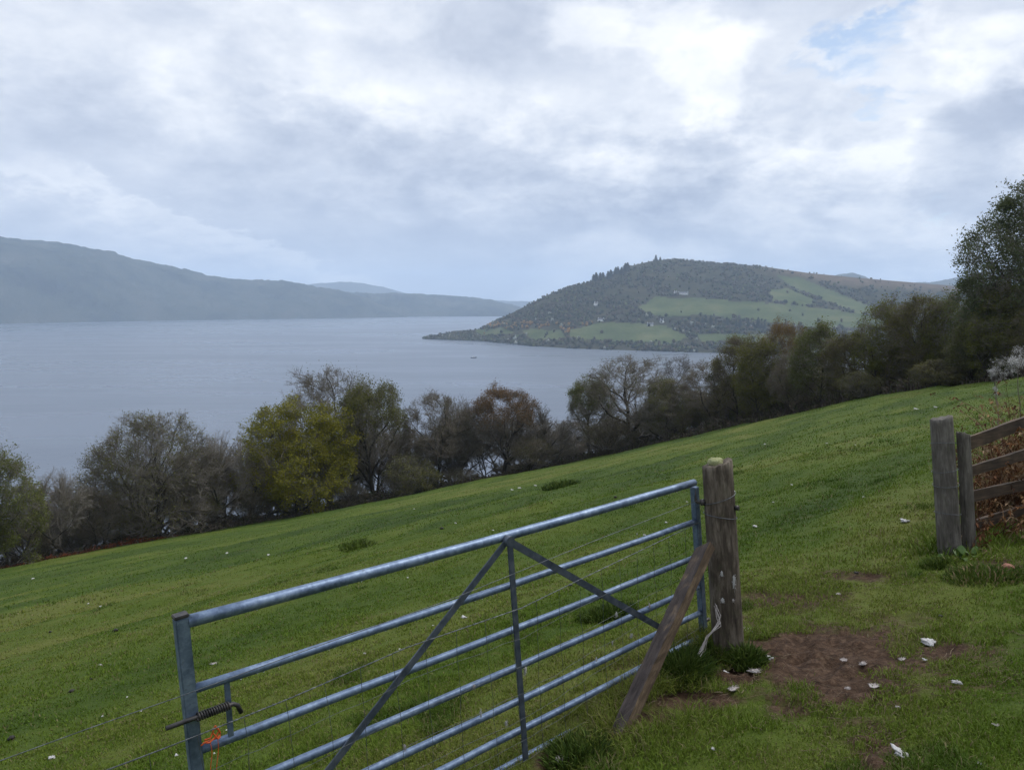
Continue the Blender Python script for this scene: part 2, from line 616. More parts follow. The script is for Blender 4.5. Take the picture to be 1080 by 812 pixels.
# ------------------------------------------------------------------ the water
def build_water():
    m, n, b = new_mat('loch_water')
    geo = n.new('ShaderNodeNewGeometry')
    pos = geo.outputs['Position']
    b.inputs['Base Color'].default_value = (.075, .095, .13, 1)
    b.inputs['IOR'].default_value = 1.40
    w0 = n.noise(n.mapping(pos, scale=(0.3, 1, 1), rot=(0, 0, R(12))), 0.006, 4, 0.6)
    n.put(b.inputs['Roughness'], n.m('ADD', 0.27, n.m('MULTIPLY', n.smooth(w0, 0.38, 0.64), 0.08)))
    w1 = n.noise(n.mapping(pos, scale=(0.45, 1, 1), rot=(0, 0, R(20))), 0.35, 6, 0.65)
    w2 = n.noise(pos, 0.03, 4, 0.6)
    bump(n, b, n.m('ADD', w1, n.m('MULTIPLY', w2, 1.0)), 0.10, 1.2)
    r = np.array([0.0, 60, 200, 600, 1500, 4000, 9000, 13000])
    a = np.radians(np.arange(0, 360, 5.0))
    A, Q = np.meshgrid(a, r[1:], indexing='ij')
    v = np.stack([(Q * np.sin(A)).ravel(), (Q * np.cos(A)).ravel() + 700, np.full(Q.size, WATER_Z)], 1)
    idx = np.arange(Q.size).reshape(Q.shape)
    nx = np.roll(idx, -1, 0)
    q = np.stack([idx[:, :-1], idx[:, 1:], nx[:, 1:], nx[:, :-1]], -1).reshape(-1, 4)[:, ::-1]
    v = np.concatenate([v, [[0, 700, WATER_Z]]])
    t = np.stack([np.full(len(a), len(v) - 1), idx[:, 0], nx[:, 0]], 1)[:, ::-1]
    tag(link('water', mesh_np('water', v, [q, t], [m])), kind='structure')


build_water()

# ------------------------------------------------------------------ far hills
def hill_mat(name, stops, scale):
    m, n, b = new_mat(name)
    geo = n.new('ShaderNodeNewGeometry')
    f = n.noise(geo.outputs['Position'], scale, 8, 0.65)
    n.put(b.inputs['Base Color'], n.ramp(f, stops))
    b.inputs['Roughness'].default_value = 0.95
    b.inputs['Specular IOR Level'].default_value = 0.0
    bump(n, b, n.noise(geo.outputs['Position'], scale * 6, 6, 0.7), 0.9, 14.0)
    return m


def elev_of(px, py):
    d = pdir(px, py)
    h = math.hypot(d.x, d.y)
    return math.atan2(d.x, d.y), d.z / h


def ridge(name, pts, d_shore, d_ridge, mat, px0, px1, rough=6.0, nu=420, nv=46, power=0.8, seed=0):
    px = np.linspace(px0, px1, nu)
    ry = np.interp(px, [p[0] for p in pts], [p[1] for p in pts])
    ae = np.array([elev_of(a, b) for a, b in zip(px, ry)])
    az, el = ae[:, 0], ae[:, 1]
    ds = np.interp(px, [p[0] for p in d_shore], [p[1] for p in d_shore])
    dr = np.interp(px, [p[0] for p in d_ridge], [p[1] for p in d_ridge])
    v = np.linspace(0, 1.5, nv)
    U, Vv = np.meshgrid(np.arange(nu), v, indexing='ij')
    D = ds[U] + (dr - ds)[U] * Vv
    zr = el[U] * dr[U]
    prof = np.where(Vv <= 1, np.clip(np.sin(np.clip(Vv, 0, 1) * np.pi / 2), 0, 1) ** power, 1 - 0.8 * (Vv - 1))
    X, Y = D * np.sin(az[U]), D * np.cos(az[U])
    nz = fbm(X / 420 + seed, Y / 420 + seed * 2, 5, 0.6) - 0.5
    env = np.sin(np.clip(Vv, 0, 1) * np.pi)
    rid = (fbm(X / 28 + seed, Y / 28, 2) - 0.5) * rough * 1.8
    Z = WATER_Z - 4 + (zr - WATER_Z + 4) * prof + nz * 170 * env * np.clip((zr - WATER_Z) / 250, 0.1, 1) + rid * np.clip(Vv * 6, 0, 1)
    idx = np.arange(nu * nv).reshape(nu, nv)
    q = np.stack([idx[:-1, :-1], idx[1:, :-1], idx[1:, 1:], idx[:-1, 1:]], -1).reshape(-1, 4)
    me = mesh_np(name, np.stack([X.ravel(), Y.ravel(), Z.ravel()], 1), [q], [mat], True)
    tag(link(name, me), kind='structure')


HM = hill_mat('far_wooded_hill', [(0.36, (.006, .010, .008)), (0.5, (.030, .036, .024)), (0.64, (.055, .055, .04))], 0.0045)
ridge('hill', [(-600, 262), (-300, 240), (-80, 243), (0, 250), (60, 257), (120, 269), (180, 282), (220, 293), (260, 296), (300, 297), (330, 303), (360, 308), (385, 314),
               (410, 326), (440, 340), (470, 352)],
      [(-600, 3500), (0, 4000), (300, 4500), (470, 5000)], [(-600, 4900), (0, 5100), (300, 5200), (470, 5150)], HM, -600, 440, 12)
ridge('hill', [(250, 345), (300, 325), (340, 312), (380, 310), (430, 309.5), (470, 312), (500, 314), (520, 317), (545, 323), (600, 335), (650, 345)],
      [(250, 4950), (420, 5050), (650, 5300)], [(250, 5700), (650, 6100)], HM, 260, 640, 12, 260, seed=4)
ridge('hill', [(250, 310), (320, 300), (370, 297.5), (405, 303), (440, 313), (520, 317), (600, 319), (700, 322), (800, 330)],
      [(250, 8300), (800, 8300)], [(250, 9300), (800, 9300)], HM, 200, 800, 10, 160, 24, seed=8)
ridge('hill', [(800, 320), (870, 296), (885, 289), (900, 288), (912, 291), (925, 298), (945, 303), (965, 298), (990, 297), (1015, 291), (1050, 285), (1100, 280), (1250, 282), (1400, 300)],
      [(800, 5200), (1400, 5200)], [(800, 6000), (1400, 6000)], HM, 800, 1400, 8, 260, 24, seed=13)

# the headland with its fields and woods
PR_RIDGE = [(446, 357), (453, 354.5), (470, 351), (490, 349.5), (505, 347), (520, 340), (540, 330), (560, 320), (580, 310), (600, 303), (625, 296), (645, 290), (665, 281),
            (690, 275), (710, 274), (750, 277), (800, 281), (850, 288), (900, 293), (960, 298), (1010, 302), (1100, 306), (1250, 312)]
PR_SHORE = [(446, 357.6), (453, 358), (490, 359.2), (510, 360), (560, 365), (600, 367.5), (640, 369), (690, 370.5), (740, 372), (900, 377), (1100, 382), (1250, 384)]
PR_DEP = [(446, 30), (500, 90), (520, 200), (560, 420), (640, 800), (700, 1000), (900, 1250), (1250, 1500)]
NU, NV = 620, 110
_px = np.linspace(446, 1250, NU)
_az = np.array([elev_of(a, 330)[0] for a in _px])
_sh = np.array([elev_of(a, b)[1] for a, b in zip(_px, np.interp(_px, *zip(*PR_SHORE)))])
_re = np.array([elev_of(a, b)[1] for a, b in zip(_px, np.interp(_px, *zip(*PR_RIDGE)))])
_ds = WATER_Z / _sh
_dr = _ds + np.interp(_px, *zip(*PR_DEP))


def headland(u, v):
    """u, v in 0..1 (v up to 1.5 behind the ridge) -> world point"""
    uu = u * (NU - 1)
    ar = np.arange(NU)
    az, ds, dr, re = (np.interp(uu, ar, k) for k in (_az, _ds, _dr, _re))
    D = ds + (dr - ds) * v
    zr = re * dr
    vc = np.clip(v, 0, 1)
    prof = np.where(v <= 1, 0.22 * vc ** 0.6 + 0.78 * (vc * vc * (3 - 2 * vc)) ** 0.95, 1 - 0.7 * (v - 1))
    X, Y = D * np.sin(az), D * np.cos(az)
    env = np.sin(vc * np.pi)
    Z = WATER_Z - 1.5 + (zr - WATER_Z + 1.5) * prof + (fbm(X / 160 + 3, Y / 160 + 8, 4, 0.55) - 0.5) * 36 * env * np.clip((zr - WATER_Z) / 200, 0.05, 1)
    return X, Y, Z


FIELDS = [[(672, 324), (690, 312), (760, 316), (830, 321), (880, 327), (935, 336), (930, 346), (850, 346), (800, 337), (740, 332), (690, 334)],
          [(812, 306), (830, 304), (864, 318), (846, 322), (815, 317)],
          [(818, 290), (842, 292), (905, 318), (945, 333), (905, 331), (868, 316), (835, 302)],
          [(600, 348), (640, 339), (700, 343), (728, 356), (700, 363), (640, 360), (602, 357)],
          [(498, 349), (530, 345), (545, 352), (508, 355)],
          [(552, 349), (590, 346), (598, 358), (560, 360)],
          [(735, 352), (830, 352), (900, 362), (740, 362)]]


def build_headland():
    u = np.linspace(0, 1, NU)
    v = np.linspace(0, 1.5, NV)
    U, Vv = np.meshgrid(u, v, indexing='ij')
    X, Y, Z = headland(U, Vv)
    px, py = project(X, Y, Z)
    fm = np.zeros(px.shape)
    wob = (fbm(X / 45, Y / 45, 4, .6) - 0.5) * 9
    for f in FIELDS:
        fm = np.maximum(fm, inpoly(px + wob, py + wob * 0.5, f).astype(float))
    fm = np.where(Vv > 1, 0, fm)
    moor = sstep(px, 780, 860) * sstep(Vv, 0.62, 0.85)
    idx = np.arange(NU * NV).reshape(NU, NV)
    q = np.stack([idx[:-1, :-1], idx[1:, :-1], idx[1:, 1:], idx[:-1, 1:]], -1).reshape(-1, 4)
    m, n, b = new_mat('headland_ground')
    geo = n.new('ShaderNodeNewGeometry')
    p = geo.outputs['Position']
    a1 = n.noise(p, 0.012, 7, 0.65)
    a2 = n.noise(p, 0.05, 6, 0.7)
    base = n.ramp(n.m('ADD', n.m('MULTIPLY', a1, 0.5), n.m('MULTIPLY', a2, 0.5)), [(0.35, (.020, .024, .014)), (0.5, (.038, .038, .022)), (0.65, (.065, .058, .034))])
    fa = n.new('ShaderNodeAttribute', attribute_name='pasture')
    mo = n.new('ShaderNodeAttribute', attribute_name='moor')
    base = n.mix(mo.outputs['Fac'], base, n.ramp(a2, [(0.35, (.06, .042, .030)), (0.65, (.13, .10, .065))]))
    green = n.ramp(a1, [(0.35, (.052, .070, .030)), (0.5, (.074, .092, .038)), (0.65, (.108, .116, .054))])
    n.put(b.inputs['Base Color'], n.mix(n.smooth(fa.outputs['Fac'], 0.3, 0.7), base, green))
    b.inputs['Roughness'].default_value = 0.95
    b.inputs['Specular IOR Level'].default_value = 0.0
    bump(n, b, a2, 0.8, 5.0)
    me = mesh_np('headland', np.stack([X.ravel(), Y.ravel(), Z.ravel()], 1), [q], [m], True, attrs={'pasture': fm.ravel(), 'moor': moor.ravel()})
    tag(link('headland', me), kind='structure')


build_headland()


def ico(sub):
    bm = bmesh.new()
    bmesh.ops.create_icosphere(bm, subdivisions=sub, radius=1)
    v = np.array([list(a.co) for a in bm.verts])
    f = np.array([[a.index for a in q.verts] for q in bm.faces])
    bm.free()
    return v, f


ICO_V, ICO_F = ico(2)


def headland_at(px, py):
    """point of the headland seen at a place in the photograph"""
    k = np.interp(px, _px, np.arange(NU)) / (NU - 1)
    v = np.linspace(0, 1.0, 1500)
    X, Y, Z = headland(np.full(1500, k), v)
    _, yy = project(X, Y, Z)
    i = np.argmin(np.abs(yy - py))
    return Vector((X[i], Y[i], Z[i]))


def build_woodland():
    n = 21000
    g = np.random.default_rng(5)
    u = g.random(n) * 0.83
    v = g.random(n) ** 1.1 * 1.02
    X, Y, Z = headland(u, v)
    px, py = project(X, Y, Z)
    keep = np.ones(n, bool)
    inf = np.zeros(n, bool)
    for f in FIELDS:
        inf |= inpoly(px, py, f)
    keep &= ~inf | (g.random(n) < 0.02)
    moor = sstep(px, 760, 840) * sstep(v, 0.5, 0.8)
    keep &= g.random(n) > moor * 0.93
    cl = fbm(X / 55 + 3, Y / 55 + 1, 3)
    top = sstep(v, 0.55, 0.9)
    keep &= g.random(n) < np.clip((cl - 0.32) * 4, 0.08, 1) * (1 - 0.55 * top)
    X, Y, Z, px, py, v = X[keep], Y[keep], Z[keep], px[keep], py[keep], v[keep]
    m = len(X)
    h = g.uniform(4, 8.5, m) * (1 - 0.35 * sstep(v, 0.7, 1.0)) * np.where(px < 512, 0.75, 1)
    w = h * g.uniform(0.32, 0.55, m)
    vid = np.arange(len(ICO_V))
    jit = 1 + 0.38 * (g.random((m, len(ICO_V))) - 0.5) * 2
    P = ICO_V[None] * jit[..., None]
    P = P * np.stack([w, w, h * 0.52], 1)[:, None, :]
    P[..., 2] += (h * 0.45)[:, None]
    P += np.stack([X, Y, Z], 1)[:, None]
    F = (np.arange(m)[:, None, None] * len(ICO_V) + ICO_F[None]).reshape(-1, 3)
    pal = np.array([(.026, .034, .018), (.040, .045, .023), (.058, .052, .034), (.070, .060, .042), (.052, .062, .028), (.080, .090, .036)])
    wts = np.array([.2, .2, .22, .2, .12, .06])
    col = pal[g.choice(len(pal), m, p=wts)] * g.uniform(0.7, 1.3, (m, 1))
    gorse = (np.abs(px - 570) < 60) & (np.abs(py - 347) < 6) & (g.random(m) < 0.40)
    col[gorse] = (.20, .115, .035)
    pale = (g.random(m) < 0.018) & (py > 330)
    col[pale] = (.22, .23, .19)
    me = mesh_np('woodland', P.reshape(-1, 3), [F], [attr_mat('far_woods', rough=0.95, spec=0.0)], False, attrs={'tint': np.repeat(col, len(vid), 0)})
    tag(link('woodland', me), kind='stuff')


build_woodland()

# single conifers and trees one can tell apart on the headland
def conifer_meshes(seed):
    g = random.Random(seed)
    bm = bmesh.new()
    tiers, sides = 7, 9
    for t in range(tiers):
        z0 = 0.08 + 0.9 * t / tiers
        rad = 0.36 * (1 - t / tiers) ** 0.6 + 0.012
        top = bm.verts.new((0, 0, z0 + 0.17))
        ring = []
        for k in range(sides):
            a = 2 * math.pi * k / sides + t
            q = rad * (0.65 + 0.5 * g.random())
            ring.append(bm.verts.new((q * math.cos(a), q * math.sin(a), z0 - 0.03 * g.random())))
        for k in range(sides):
            bm.faces.new((top, ring[k], ring[(k + 1) % sides]))
    crown = bm_mesh('conifer_crown', bm, [M_CONIFER])
    bm = bmesh.new()
    bmesh.ops.create_cone(bm, segments=7, radius1=0.02, radius2=0.008, depth=0.6, matrix=Matrix.Translation((0, 0, 0.28)))
    return bm_mesh('conifer_trunk', bm, [M_BARK]), crown


M_BARK = simple_mat('bark', [(.020, .017, .014), (.048, .042, .036), (.09, .083, .072)], 3.0, 0.9, (2, 2, 0.5), 0.5, 0.03, spec=0.1)
M_CONIFER = simple_mat('conifer_needles', [(.010, .016, .011), (.026, .034, .020)], 5, 0.9, spec=0.05, rnd=0.2)


def build_conifers():
    tm, cm = conifer_meshes(3)
    base = None

    def place(px, py, h, label, group, w=1.0):
        nonlocal base
        p = headland_at(px, py)
        if base is None:
            t = thing('conifer_tree', label, 'conifer', group=group)
            link('trunk', tm, t)
            link('crown', cm, t)
            base = t
        else:
            t = base.copy()
            C.objects.link(t)
            for ch in base.children:
                c = ch.copy()
                C.objects.link(c)
                c.parent = t
            t['label'], t['group'] = label, group
        t.location = p - Vector((0, 0, 0.5))
        t.rotation_euler = (0, 0, random.uniform(0, 6.28))
        t.scale = (h * w, h * w, h)

    g = random.Random(4)
    for px in (626, 629, 632, 636, 640, 644, 648, 651, 654, 658, 661):
        ry = np.interp(px, *zip(*PR_RIDGE))
        place(px + g.uniform(-1, 1), ry + g.uniform(0.5, 4), g.uniform(16, 27), 'dark conifer in the close stand on the shoulder of the far headland', 'conifers on the shoulder of the headland', g.uniform(1.2, 1.7))
    place(690.5, 275.5, 20, 'taller dark tree alone on the very top of the far headland', 'trees on the summit of the headland', 1.1)
    place(695, 275.2, 13, 'shorter dark tree beside the tall one on the headland top', 'trees on the summit of the headland', 1.3)
    for px, py in ((741, 339), (745, 339), (750, 341), (755, 340), (764, 342), (767, 342), (777, 343), (781, 344), (790, 344), (795, 345), (800, 345), (804, 346), (807, 347)):
        place(px, py + 2, g.uniform(13, 26), 'dark conifer in the broken row below the big green pasture', 'conifers below the pasture', 1.0)


build_conifers()

# cottages on the headland
M_WHITEWALL = simple_mat('limewash', [(.62, .62, .60), (.78, .78, .76)], 0.8, 0.8)
M_SLATE = simple_mat('slate_roof', [(.07, .075, .085), (.12, .125, .135)], 2, 0.6)
M_GLASSDARK = simple_mat('window_dark', [(.02, .022, .026), (.04, .045, .05)], 2, 0.2)


def box(bm, x0, x1, y0, y1, z0, z1):
    vs = [bm.verts.new(p) for p in ((x0, y0, z0), (x1, y0, z0), (x1, y1, z0), (x0, y1, z0), (x0, y0, z1), (x1, y0, z1), (x1, y1, z1), (x0, y1, z1))]
    for f in ((0, 3, 2, 1), (4, 5, 6, 7), (0, 1, 5, 4), (1, 2, 6, 5), (2, 3, 7, 6), (3, 0, 4, 7)):
        bm.faces.new([vs[i] for i in f])
    return vs


def cottage(px, py, L, Wd, H, label, rot=0.0):
    p = headland_at(px, py)
    t = thing('cottage', label, 'house', p - Vector((0, 0, 1.0)), rot, 'cottages on the headland')
    bm = bmesh.new()
    box(bm, -L / 2, L / 2, -Wd / 2, Wd / 2, 0, H)
    for sx in (-1, 1):
        a = bm.verts.new((sx * L / 2, -Wd / 2, H)); b = bm.verts.new((sx * L / 2, Wd / 2, H)); c = bm.verts.new((sx * L / 2, 0, H + Wd * 0.42))
        bm.faces.new((a, b, c))
    link('wall', bm_mesh('cottage_wall', bm, [M_WHITEWALL]), t)
    bm = bmesh.new()
    rise = Wd * 0.42
    for s in (-1, 1):
        e, r = 0.4, 0.25
        pts = [(-L / 2 - e, s * (Wd / 2 + e), H - e * 0.8), (L / 2 + e, s * (Wd / 2 + e), H - e * 0.8), (L / 2 + e, 0, H + rise + 0.02), (-L / 2 - e, 0, H + rise + 0.02)]
        lo = [bm.verts.new(q) for q in pts]
        hi = [bm.verts.new((q[0], q[1], q[2] + r)) for q in pts]
        bm.faces.new(lo); bm.faces.new(hi)
        for k in range(4):
            bm.faces.new((lo[k], lo[(k + 1) % 4], hi[(k + 1) % 4], hi[k]))
    rf = link('roof', bm_mesh('cottage_roof', bm, [M_SLATE]), t)
    for sx in (-1, 1):
        bm = bmesh.new()
        box(bm, sx * (L / 2 - 0.6) - 0.5, sx * (L / 2 - 0.6) + 0.5, -0.5, 0.5, H + rise - 0.3, H + rise + 1.4)
        link('chimney', bm_mesh('chimney', bm, [M_WHITEWALL]), rf)
    k = max(2, int(L / 4))
    for i in range(k):
        x = -L / 2 + (i + 0.5) * L / k
        bm = bmesh.new()
        box(bm, x - 0.5, x + 0.5, -Wd / 2 - 0.06, -Wd / 2 + 0.05, 1.6, 3.0)
        link('window', bm_mesh('cottage_window', bm, [M_GLASSDARK]), t)


cottage(720, 310.5, 24, 7, 4.2, 'long white cottage above the big green pasture', R(-8))
cottage(628.5, 322, 9, 7, 5.2, 'white cottage alone in the steep woods of the headland', R(25))
cottage(634, 338.5, 14, 7, 4.4, 'low white cottage at the top edge of the lower meadow', R(-20))
cottage(686, 343.5, 13, 7, 4.2, 'small white cottage left of its twin at the meadow corner', R(-12))
cottage(698.5, 340, 8, 6, 5.0, 'tall narrow white cottage right of its twin at the meadow corner', R(-40))
cottage(791, 345, 15, 7, 4.2, 'white cottage at the end of the conifer row', R(-15))
cottage(712, 309.5, 7, 6, 4.0, 'tiny white cottage beside the long one above the pasture', R(10))

# ------------------------------------------------------------------ the air
def build_haze():
    bm = bmesh.new()
    box(bm, -11000, 11000, -700, 14500, WATER_Z - 9, 620)
    m = bpy.data.materials.new('haze_air')
    m.use_nodes = True
    t = m.node_tree
    for n in list(t.nodes):
        t.nodes.remove(n)
    n = NT(t)
    v = n.new('ShaderNodeVolumePrincipled')
    v.inputs['Color'].default_value = (.66, .81, 1.0, 1)
    v.inputs['Density'].default_value = HAZE
    v.inputs['Anisotropy'].default_value = 0.0
    o = n.new('ShaderNodeOutputMaterial')
    t.links.new(v.outputs[0], o.inputs['Volume'])
    tag(link('haze', bm_mesh('haze', bm, [m])), kind='stuff')


HAZE = 1.35e-4
build_haze()

# ------------------------------------------------------------------ trees along the lower edge of the field
def rnd_perp(d, g):
    a = Vector((g.gauss(0, 1), g.gauss(0, 1), g.gauss(0, 1)))
    a -= d * a.dot(d)
    return a.normalized() if a.length > 1e-6 else Vector((1, 0, 0))


def grow_tree(seed, H=12.0, cw=4.5, base=0.18, trunk_r=0.22, stems=1, levels=4, spread=0.9, up=0.05, kids=(7, 6, 5, 5), ratio=(0.55, 0.6, 0.6, 0.55),
              first=0.25, lump=0.13, wiggle=0.30, droop=0.0, shape=1.0, stem_lean=0.12, tl=0.86, fill=0):
    """skeleton of a tree: list of polylines (points, radii, level) and list of twig ends (point, direction)"""
    g = random.Random(seed)
    lines, tips = [], []
    ch = H * (base + (1 - base) * 0.5)
    hh = H * (1 - base) * 0.52
    ph = [(g.uniform(0, 6.28), g.uniform(0, 6.28)) for _ in range(4)]

    def inside(p):
        a = math.atan2(p.y, p.x)
        e = (p.z - ch) / hh
        l = 1 + lump * (math.sin(3 * a + ph[0][0] + 2.2 * e) * 0.5 + math.sin(5 * a + ph[1][0] - 3.1 * e) * 0.35 + math.sin(7 * e + 2 * a + ph[2][0]) * 0.35)
        rr = math.hypot(p.x, p.y) / (cw * l)
        e /= (1 + 0.5 * (l - 1))
        if e < 0:
            e *= 0.9
        return rr * rr + abs(e) ** (2 * shape) < 1.0

    def reach(p, d):
        q, k = p.copy(), 0.0
        while k < H * 1.2:
            q = q + d * 0.35
            k += 0.35
            if not inside(q):
                break
        return k

    def branch(p, d, L, r, lev):
        n = max(2, int(L / (0.7 if lev < 2 else 0.4 if lev == 2 else 0.28)))
        n = min(n, 14)
        pts, rad = [p.copy()], [r]
        for i in range(n):
            w = wiggle * (0.5 if lev == 0 else 1.0)
            upk = up * (0.35 if lev == 1 else 1.0)
            d = (d + rnd_perp(d, g) * w * g.random() * 1.6 + Vector((0, 0, upk - droop * (lev >= 2) * 1.0)) * (0.5 if lev == 0 else 1.0)).normalized()
            p = p + d * (L / n)
            pts.append(p.copy())
            rad.append(max(0.008, r * (1 - 0.72 * (i + 1) / n)))
            if lev > 0 and not inside(p):
                break
        lines.append((pts, rad, lev))
        m = len(pts) - 1
        if lev >= levels:
            tips.append((pts[-1].copy(), d.copy()))
            if m > 1:
                tips.append((pts[m // 2].copy(), d.copy()))
            return
        k = kids[lev]
        for j in range(k):
            f = (first if lev == 0 else 0.18) + (1 - (first if lev == 0 else 0.18)) * (j + g.random() * 0.8) / k
            f = min(f, 0.999)
            x = f * m
            i = int(x)
            q = pts[i].lerp(pts[min(i + 1, m)], x - i)
            dd = (pts[min(i + 1, m)] - pts[i]).normalized()
            ang = spread * (g.uniform(0.85, 1.15) * (1.35 - 0.85 * f) if lev == 0 else g.uniform(0.55, 1.1) * 0.9)
            nd = (dd * math.cos(ang) + rnd_perp(dd, g) * math.sin(ang)).normalized()
            if lev == 0:
                a = 2.4 * j + g.uniform(-0.5, 0.5)
                hz = Vector((math.cos(a), math.sin(a), 0))
                nd = (dd * math.cos(ang) + hz * math.sin(ang)).normalized()
            rr = (rad[i] * 0.62 if lev else rad[i] * 0.68)
            if lev == 0:
                ll = reach(q, nd) * g.uniform(0.8, 1.05)
            else:
                ll = min(L * ratio[lev] * g.uniform(0.75, 1.2) * (1 - 0.3 * f), reach(q, nd) * 1.1 + 0.2)
            branch(q, nd, ll, max(0.009, rr), lev + 1)
        tips.append((pts[-1].copy(), d.copy()))

    for s in range(stems):
        a = 6.28 * s / stems + g.random()
        ln = stem_lean * (1 if stems == 1 else 2.6) * g.uniform(0.5, 1.2)
        d = Vector((math.cos(a) * ln, math.sin(a) * ln, 1)).normalized()
        o = Vector((math.cos(a), math.sin(a), 0)) * (0.0 if stems == 1 else trunk_r * 1.1)
        branch(o - Vector((0, 0, 0.5)), d, H * tl * (1.0 if stems == 1 else g.uniform(0.8, 1.0)), trunk_r * g.uniform(0.8, 1.0), 0)
    if fill:
        # finer wood reaching out until the crown closes into its dome
        src = np.array([list(p) for pts, rad, lev in lines if lev <= 2 for p in pts[1:]])
        for _ in range(fill):
            while True:
                d = Vector((g.gauss(0, 1), g.gauss(0, 1), g.gauss(0.15, 0.9))).normalized()
                if d.z > -0.42:
                    break
            a, e = math.atan2(d.y, d.x), d.z
            l = 1 + lump * (math.sin(3 * a + ph[0][0] + 2.2 * e) * 0.5 + math.sin(5 * a + ph[1][0] - 3.1 * e) * 0.35 + math.sin(7 * e + 2 * a + ph[2][0]) * 0.35)
            f = g.uniform(0.62, 1.0) ** 0.7 * l
            s = Vector((d.x * cw * f, d.y * cw * f, ch + d.z * hh * f))
            sv = np.array(s)
            dist = np.linalg.norm(src - sv, axis=1) + 0.5 * np.maximum(0, src[:, 2] - sv[2] + 0.3) + 0.35 * np.hypot(src[:, 0], src[:, 1])
            o = Vector(src[int(np.argmin(dist))])
            L = (s - o).length
            if L > 0.6 * H or L < 0.2:
                continue
            out = Vector((d.x, d.y, d.z + 0.25)).normalized()
            pts = []
            for k in range(7):
                t = k / 6
                q = o.lerp(s, t) + Vector((g.gauss(0, .05), g.gauss(0, .05), 0.10 * L * math.sin(math.pi * t) * (1 if d.z > 0 else -.4))) * (1 if 0 < k else 0)
                pts.append(q)
            r0 = 0.012 + 0.012 * L
            lines.append((pts, [max(.009, r0 * (1 - .7 * k / 6)) for k in range(7)], 2))
            for _k in range(9):
                i = g.randint(2, 6)
                dd = (out * 0.7 + rnd_perp(out, g) * g.uniform(.3, 1.0)).normalized()
                tl_ = g.uniform(.35, .95) * H / 12
                p1 = pts[i] + dd * tl_ * .5
                p2 = p1 + (dd + rnd_perp(dd, g) * .35).normalized() * tl_ * .5
                lines.append(([pts[i], p1, p2], [.011, .010, .008], 4))
                tips.append((p2, dd))
                for _j in range(2):
                    d3 = (dd + rnd_perp(dd, g) * g.uniform(.5, 1.0)).normalized()
                    p3 = p1 + d3 * tl_ * g.uniform(.3, .6)
                    lines.append(([p1, p3], [.009, .007], 4))
                    tips.append((p3, d3))
    return lines, tips


def tubes(lines, sides):
    V, Q, off = [], [], 0
    ang = np.arange(sides) * 2 * np.pi / sides
    ca, sa = np.cos(ang), np.sin(ang)
    for pts, rad, lev in lines:
        P = np.array(pts)
        Rr = np.array(rad)
        D = np.gradient(P, axis=0)
        D /= np.linalg.norm(D, axis=1, keepdims=True) + 1e-9
        ref = np.array([0.0, 0, 1]) if abs(D[0, 2]) < 0.8 else np.array([1.0, 0, 0])
        A = np.cross(D, ref)
        A /= np.linalg.norm(A, axis=1, keepdims=True) + 1e-9
        B = np.cross(D, A)
        ring = P[:, None] + Rr[:, None, None] * (A[:, None] * ca[None, :, None] + B[:, None] * sa[None, :, None])
        n = len(P)
        V.append(ring.reshape(-1, 3))
        i = np.arange(n - 1)[:, None] * sides
        k = np.arange(sides)[None]
        k2 = (k + 1) % sides
        Q.append((np.stack([i + k, i + k2, i + sides + k2, i + sides + k], -1) + off).reshape(-1, 4))
        off += n * sides
    return np.concatenate(V), np.concatenate(Q)


def tree_meshes(seed, leaves=0, leaf_size=0.16, leaf_spread=0.35, leaf_mat=None, twig_mat=None, twig_r=1.0, top_only=0.0, bark=None, **kw):
    lines, tips = grow_tree(seed, **kw)
    H = kw.get('H', 12.0)
    g = np.random.default_rng(seed)
    big = [l for l in lines if l[2] <= 1]
    small = [(p, [q * twig_r for q in r], l) for p, r, l in lines if l > 1]
    tv, tq = tubes(big, 7)
    trunk = mesh_np('trunk', tv / H, [tq], [bark or M_BARK], True)
    sv, sq = tubes(small, 3)
    V, F, mi = [sv], [sq], [np.zeros(len(sq), int)]
    if leaves:
        tp = np.array([list(t[0]) for t in tips])
        if top_only:
            z = tp[:, 2] / H
            w = np.clip((z - top_only) / (1 - top_only), 0.02, 1)
        else:
            w = np.ones(len(tp))
        # leaves sit in sprays, some parts of the crown fuller than others
        cl = fbm(tp[:, 0] / 1.5 + 9 + tp[:, 2] / 2.2, tp[:, 1] / 1.5 + 4 - tp[:, 2] / 3.0, 2)
        w = w * np.clip((cl - 0.28) * 3.2, 0.06, 1.0)
        k = g.choice(len(tp), leaves, p=w / w.sum())
        c = tp[k] + g.normal(0, leaf_spread, (leaves, 3)) * np.array([1, 1, 0.7])
        a = g.normal(0, 1, (leaves, 3))
        a /= np.linalg.norm(a, axis=1, keepdims=True)
        b = np.cross(a, g.normal(0, 1, (leaves, 3)))
        b /= np.linalg.norm(b, axis=1, keepdims=True)
        s = leaf_size * g.uniform(0.5, 1.3, (leaves, 1))
        n_ = np.cross(a, b)
        q = np.stack([c - a * s, c + b * s * 0.45 + n_ * s * 0.2, c + a * s, c - b * s * 0.45 + n_ * s * 0.2], 1).reshape(-1, 3)
        off = len(sv)
        V.append(q)
        lf = np.arange(leaves * 4).reshape(-1, 4) + off
        F.append(lf)
        mi.append(np.ones(leaves, int))
    tp = np.array([list(t[0]) for t in tips])
    top = np.quantile(tp[:, 2], 0.995)
    wq = np.quantile(np.hypot(tp[:, 0], tp[:, 1]), 0.96)
    for me in (trunk,):
        me.transform(Matrix.Scale(H / top, 4))
    crown = mesh_np('crown', np.concatenate(V) / top, [np.concatenate(F)], [twig_mat or M_TWIG, leaf_mat or M_LEAF_OLIVE], False, mat_idx=np.concatenate(mi))
    return trunk, crown, 2 * wq / top


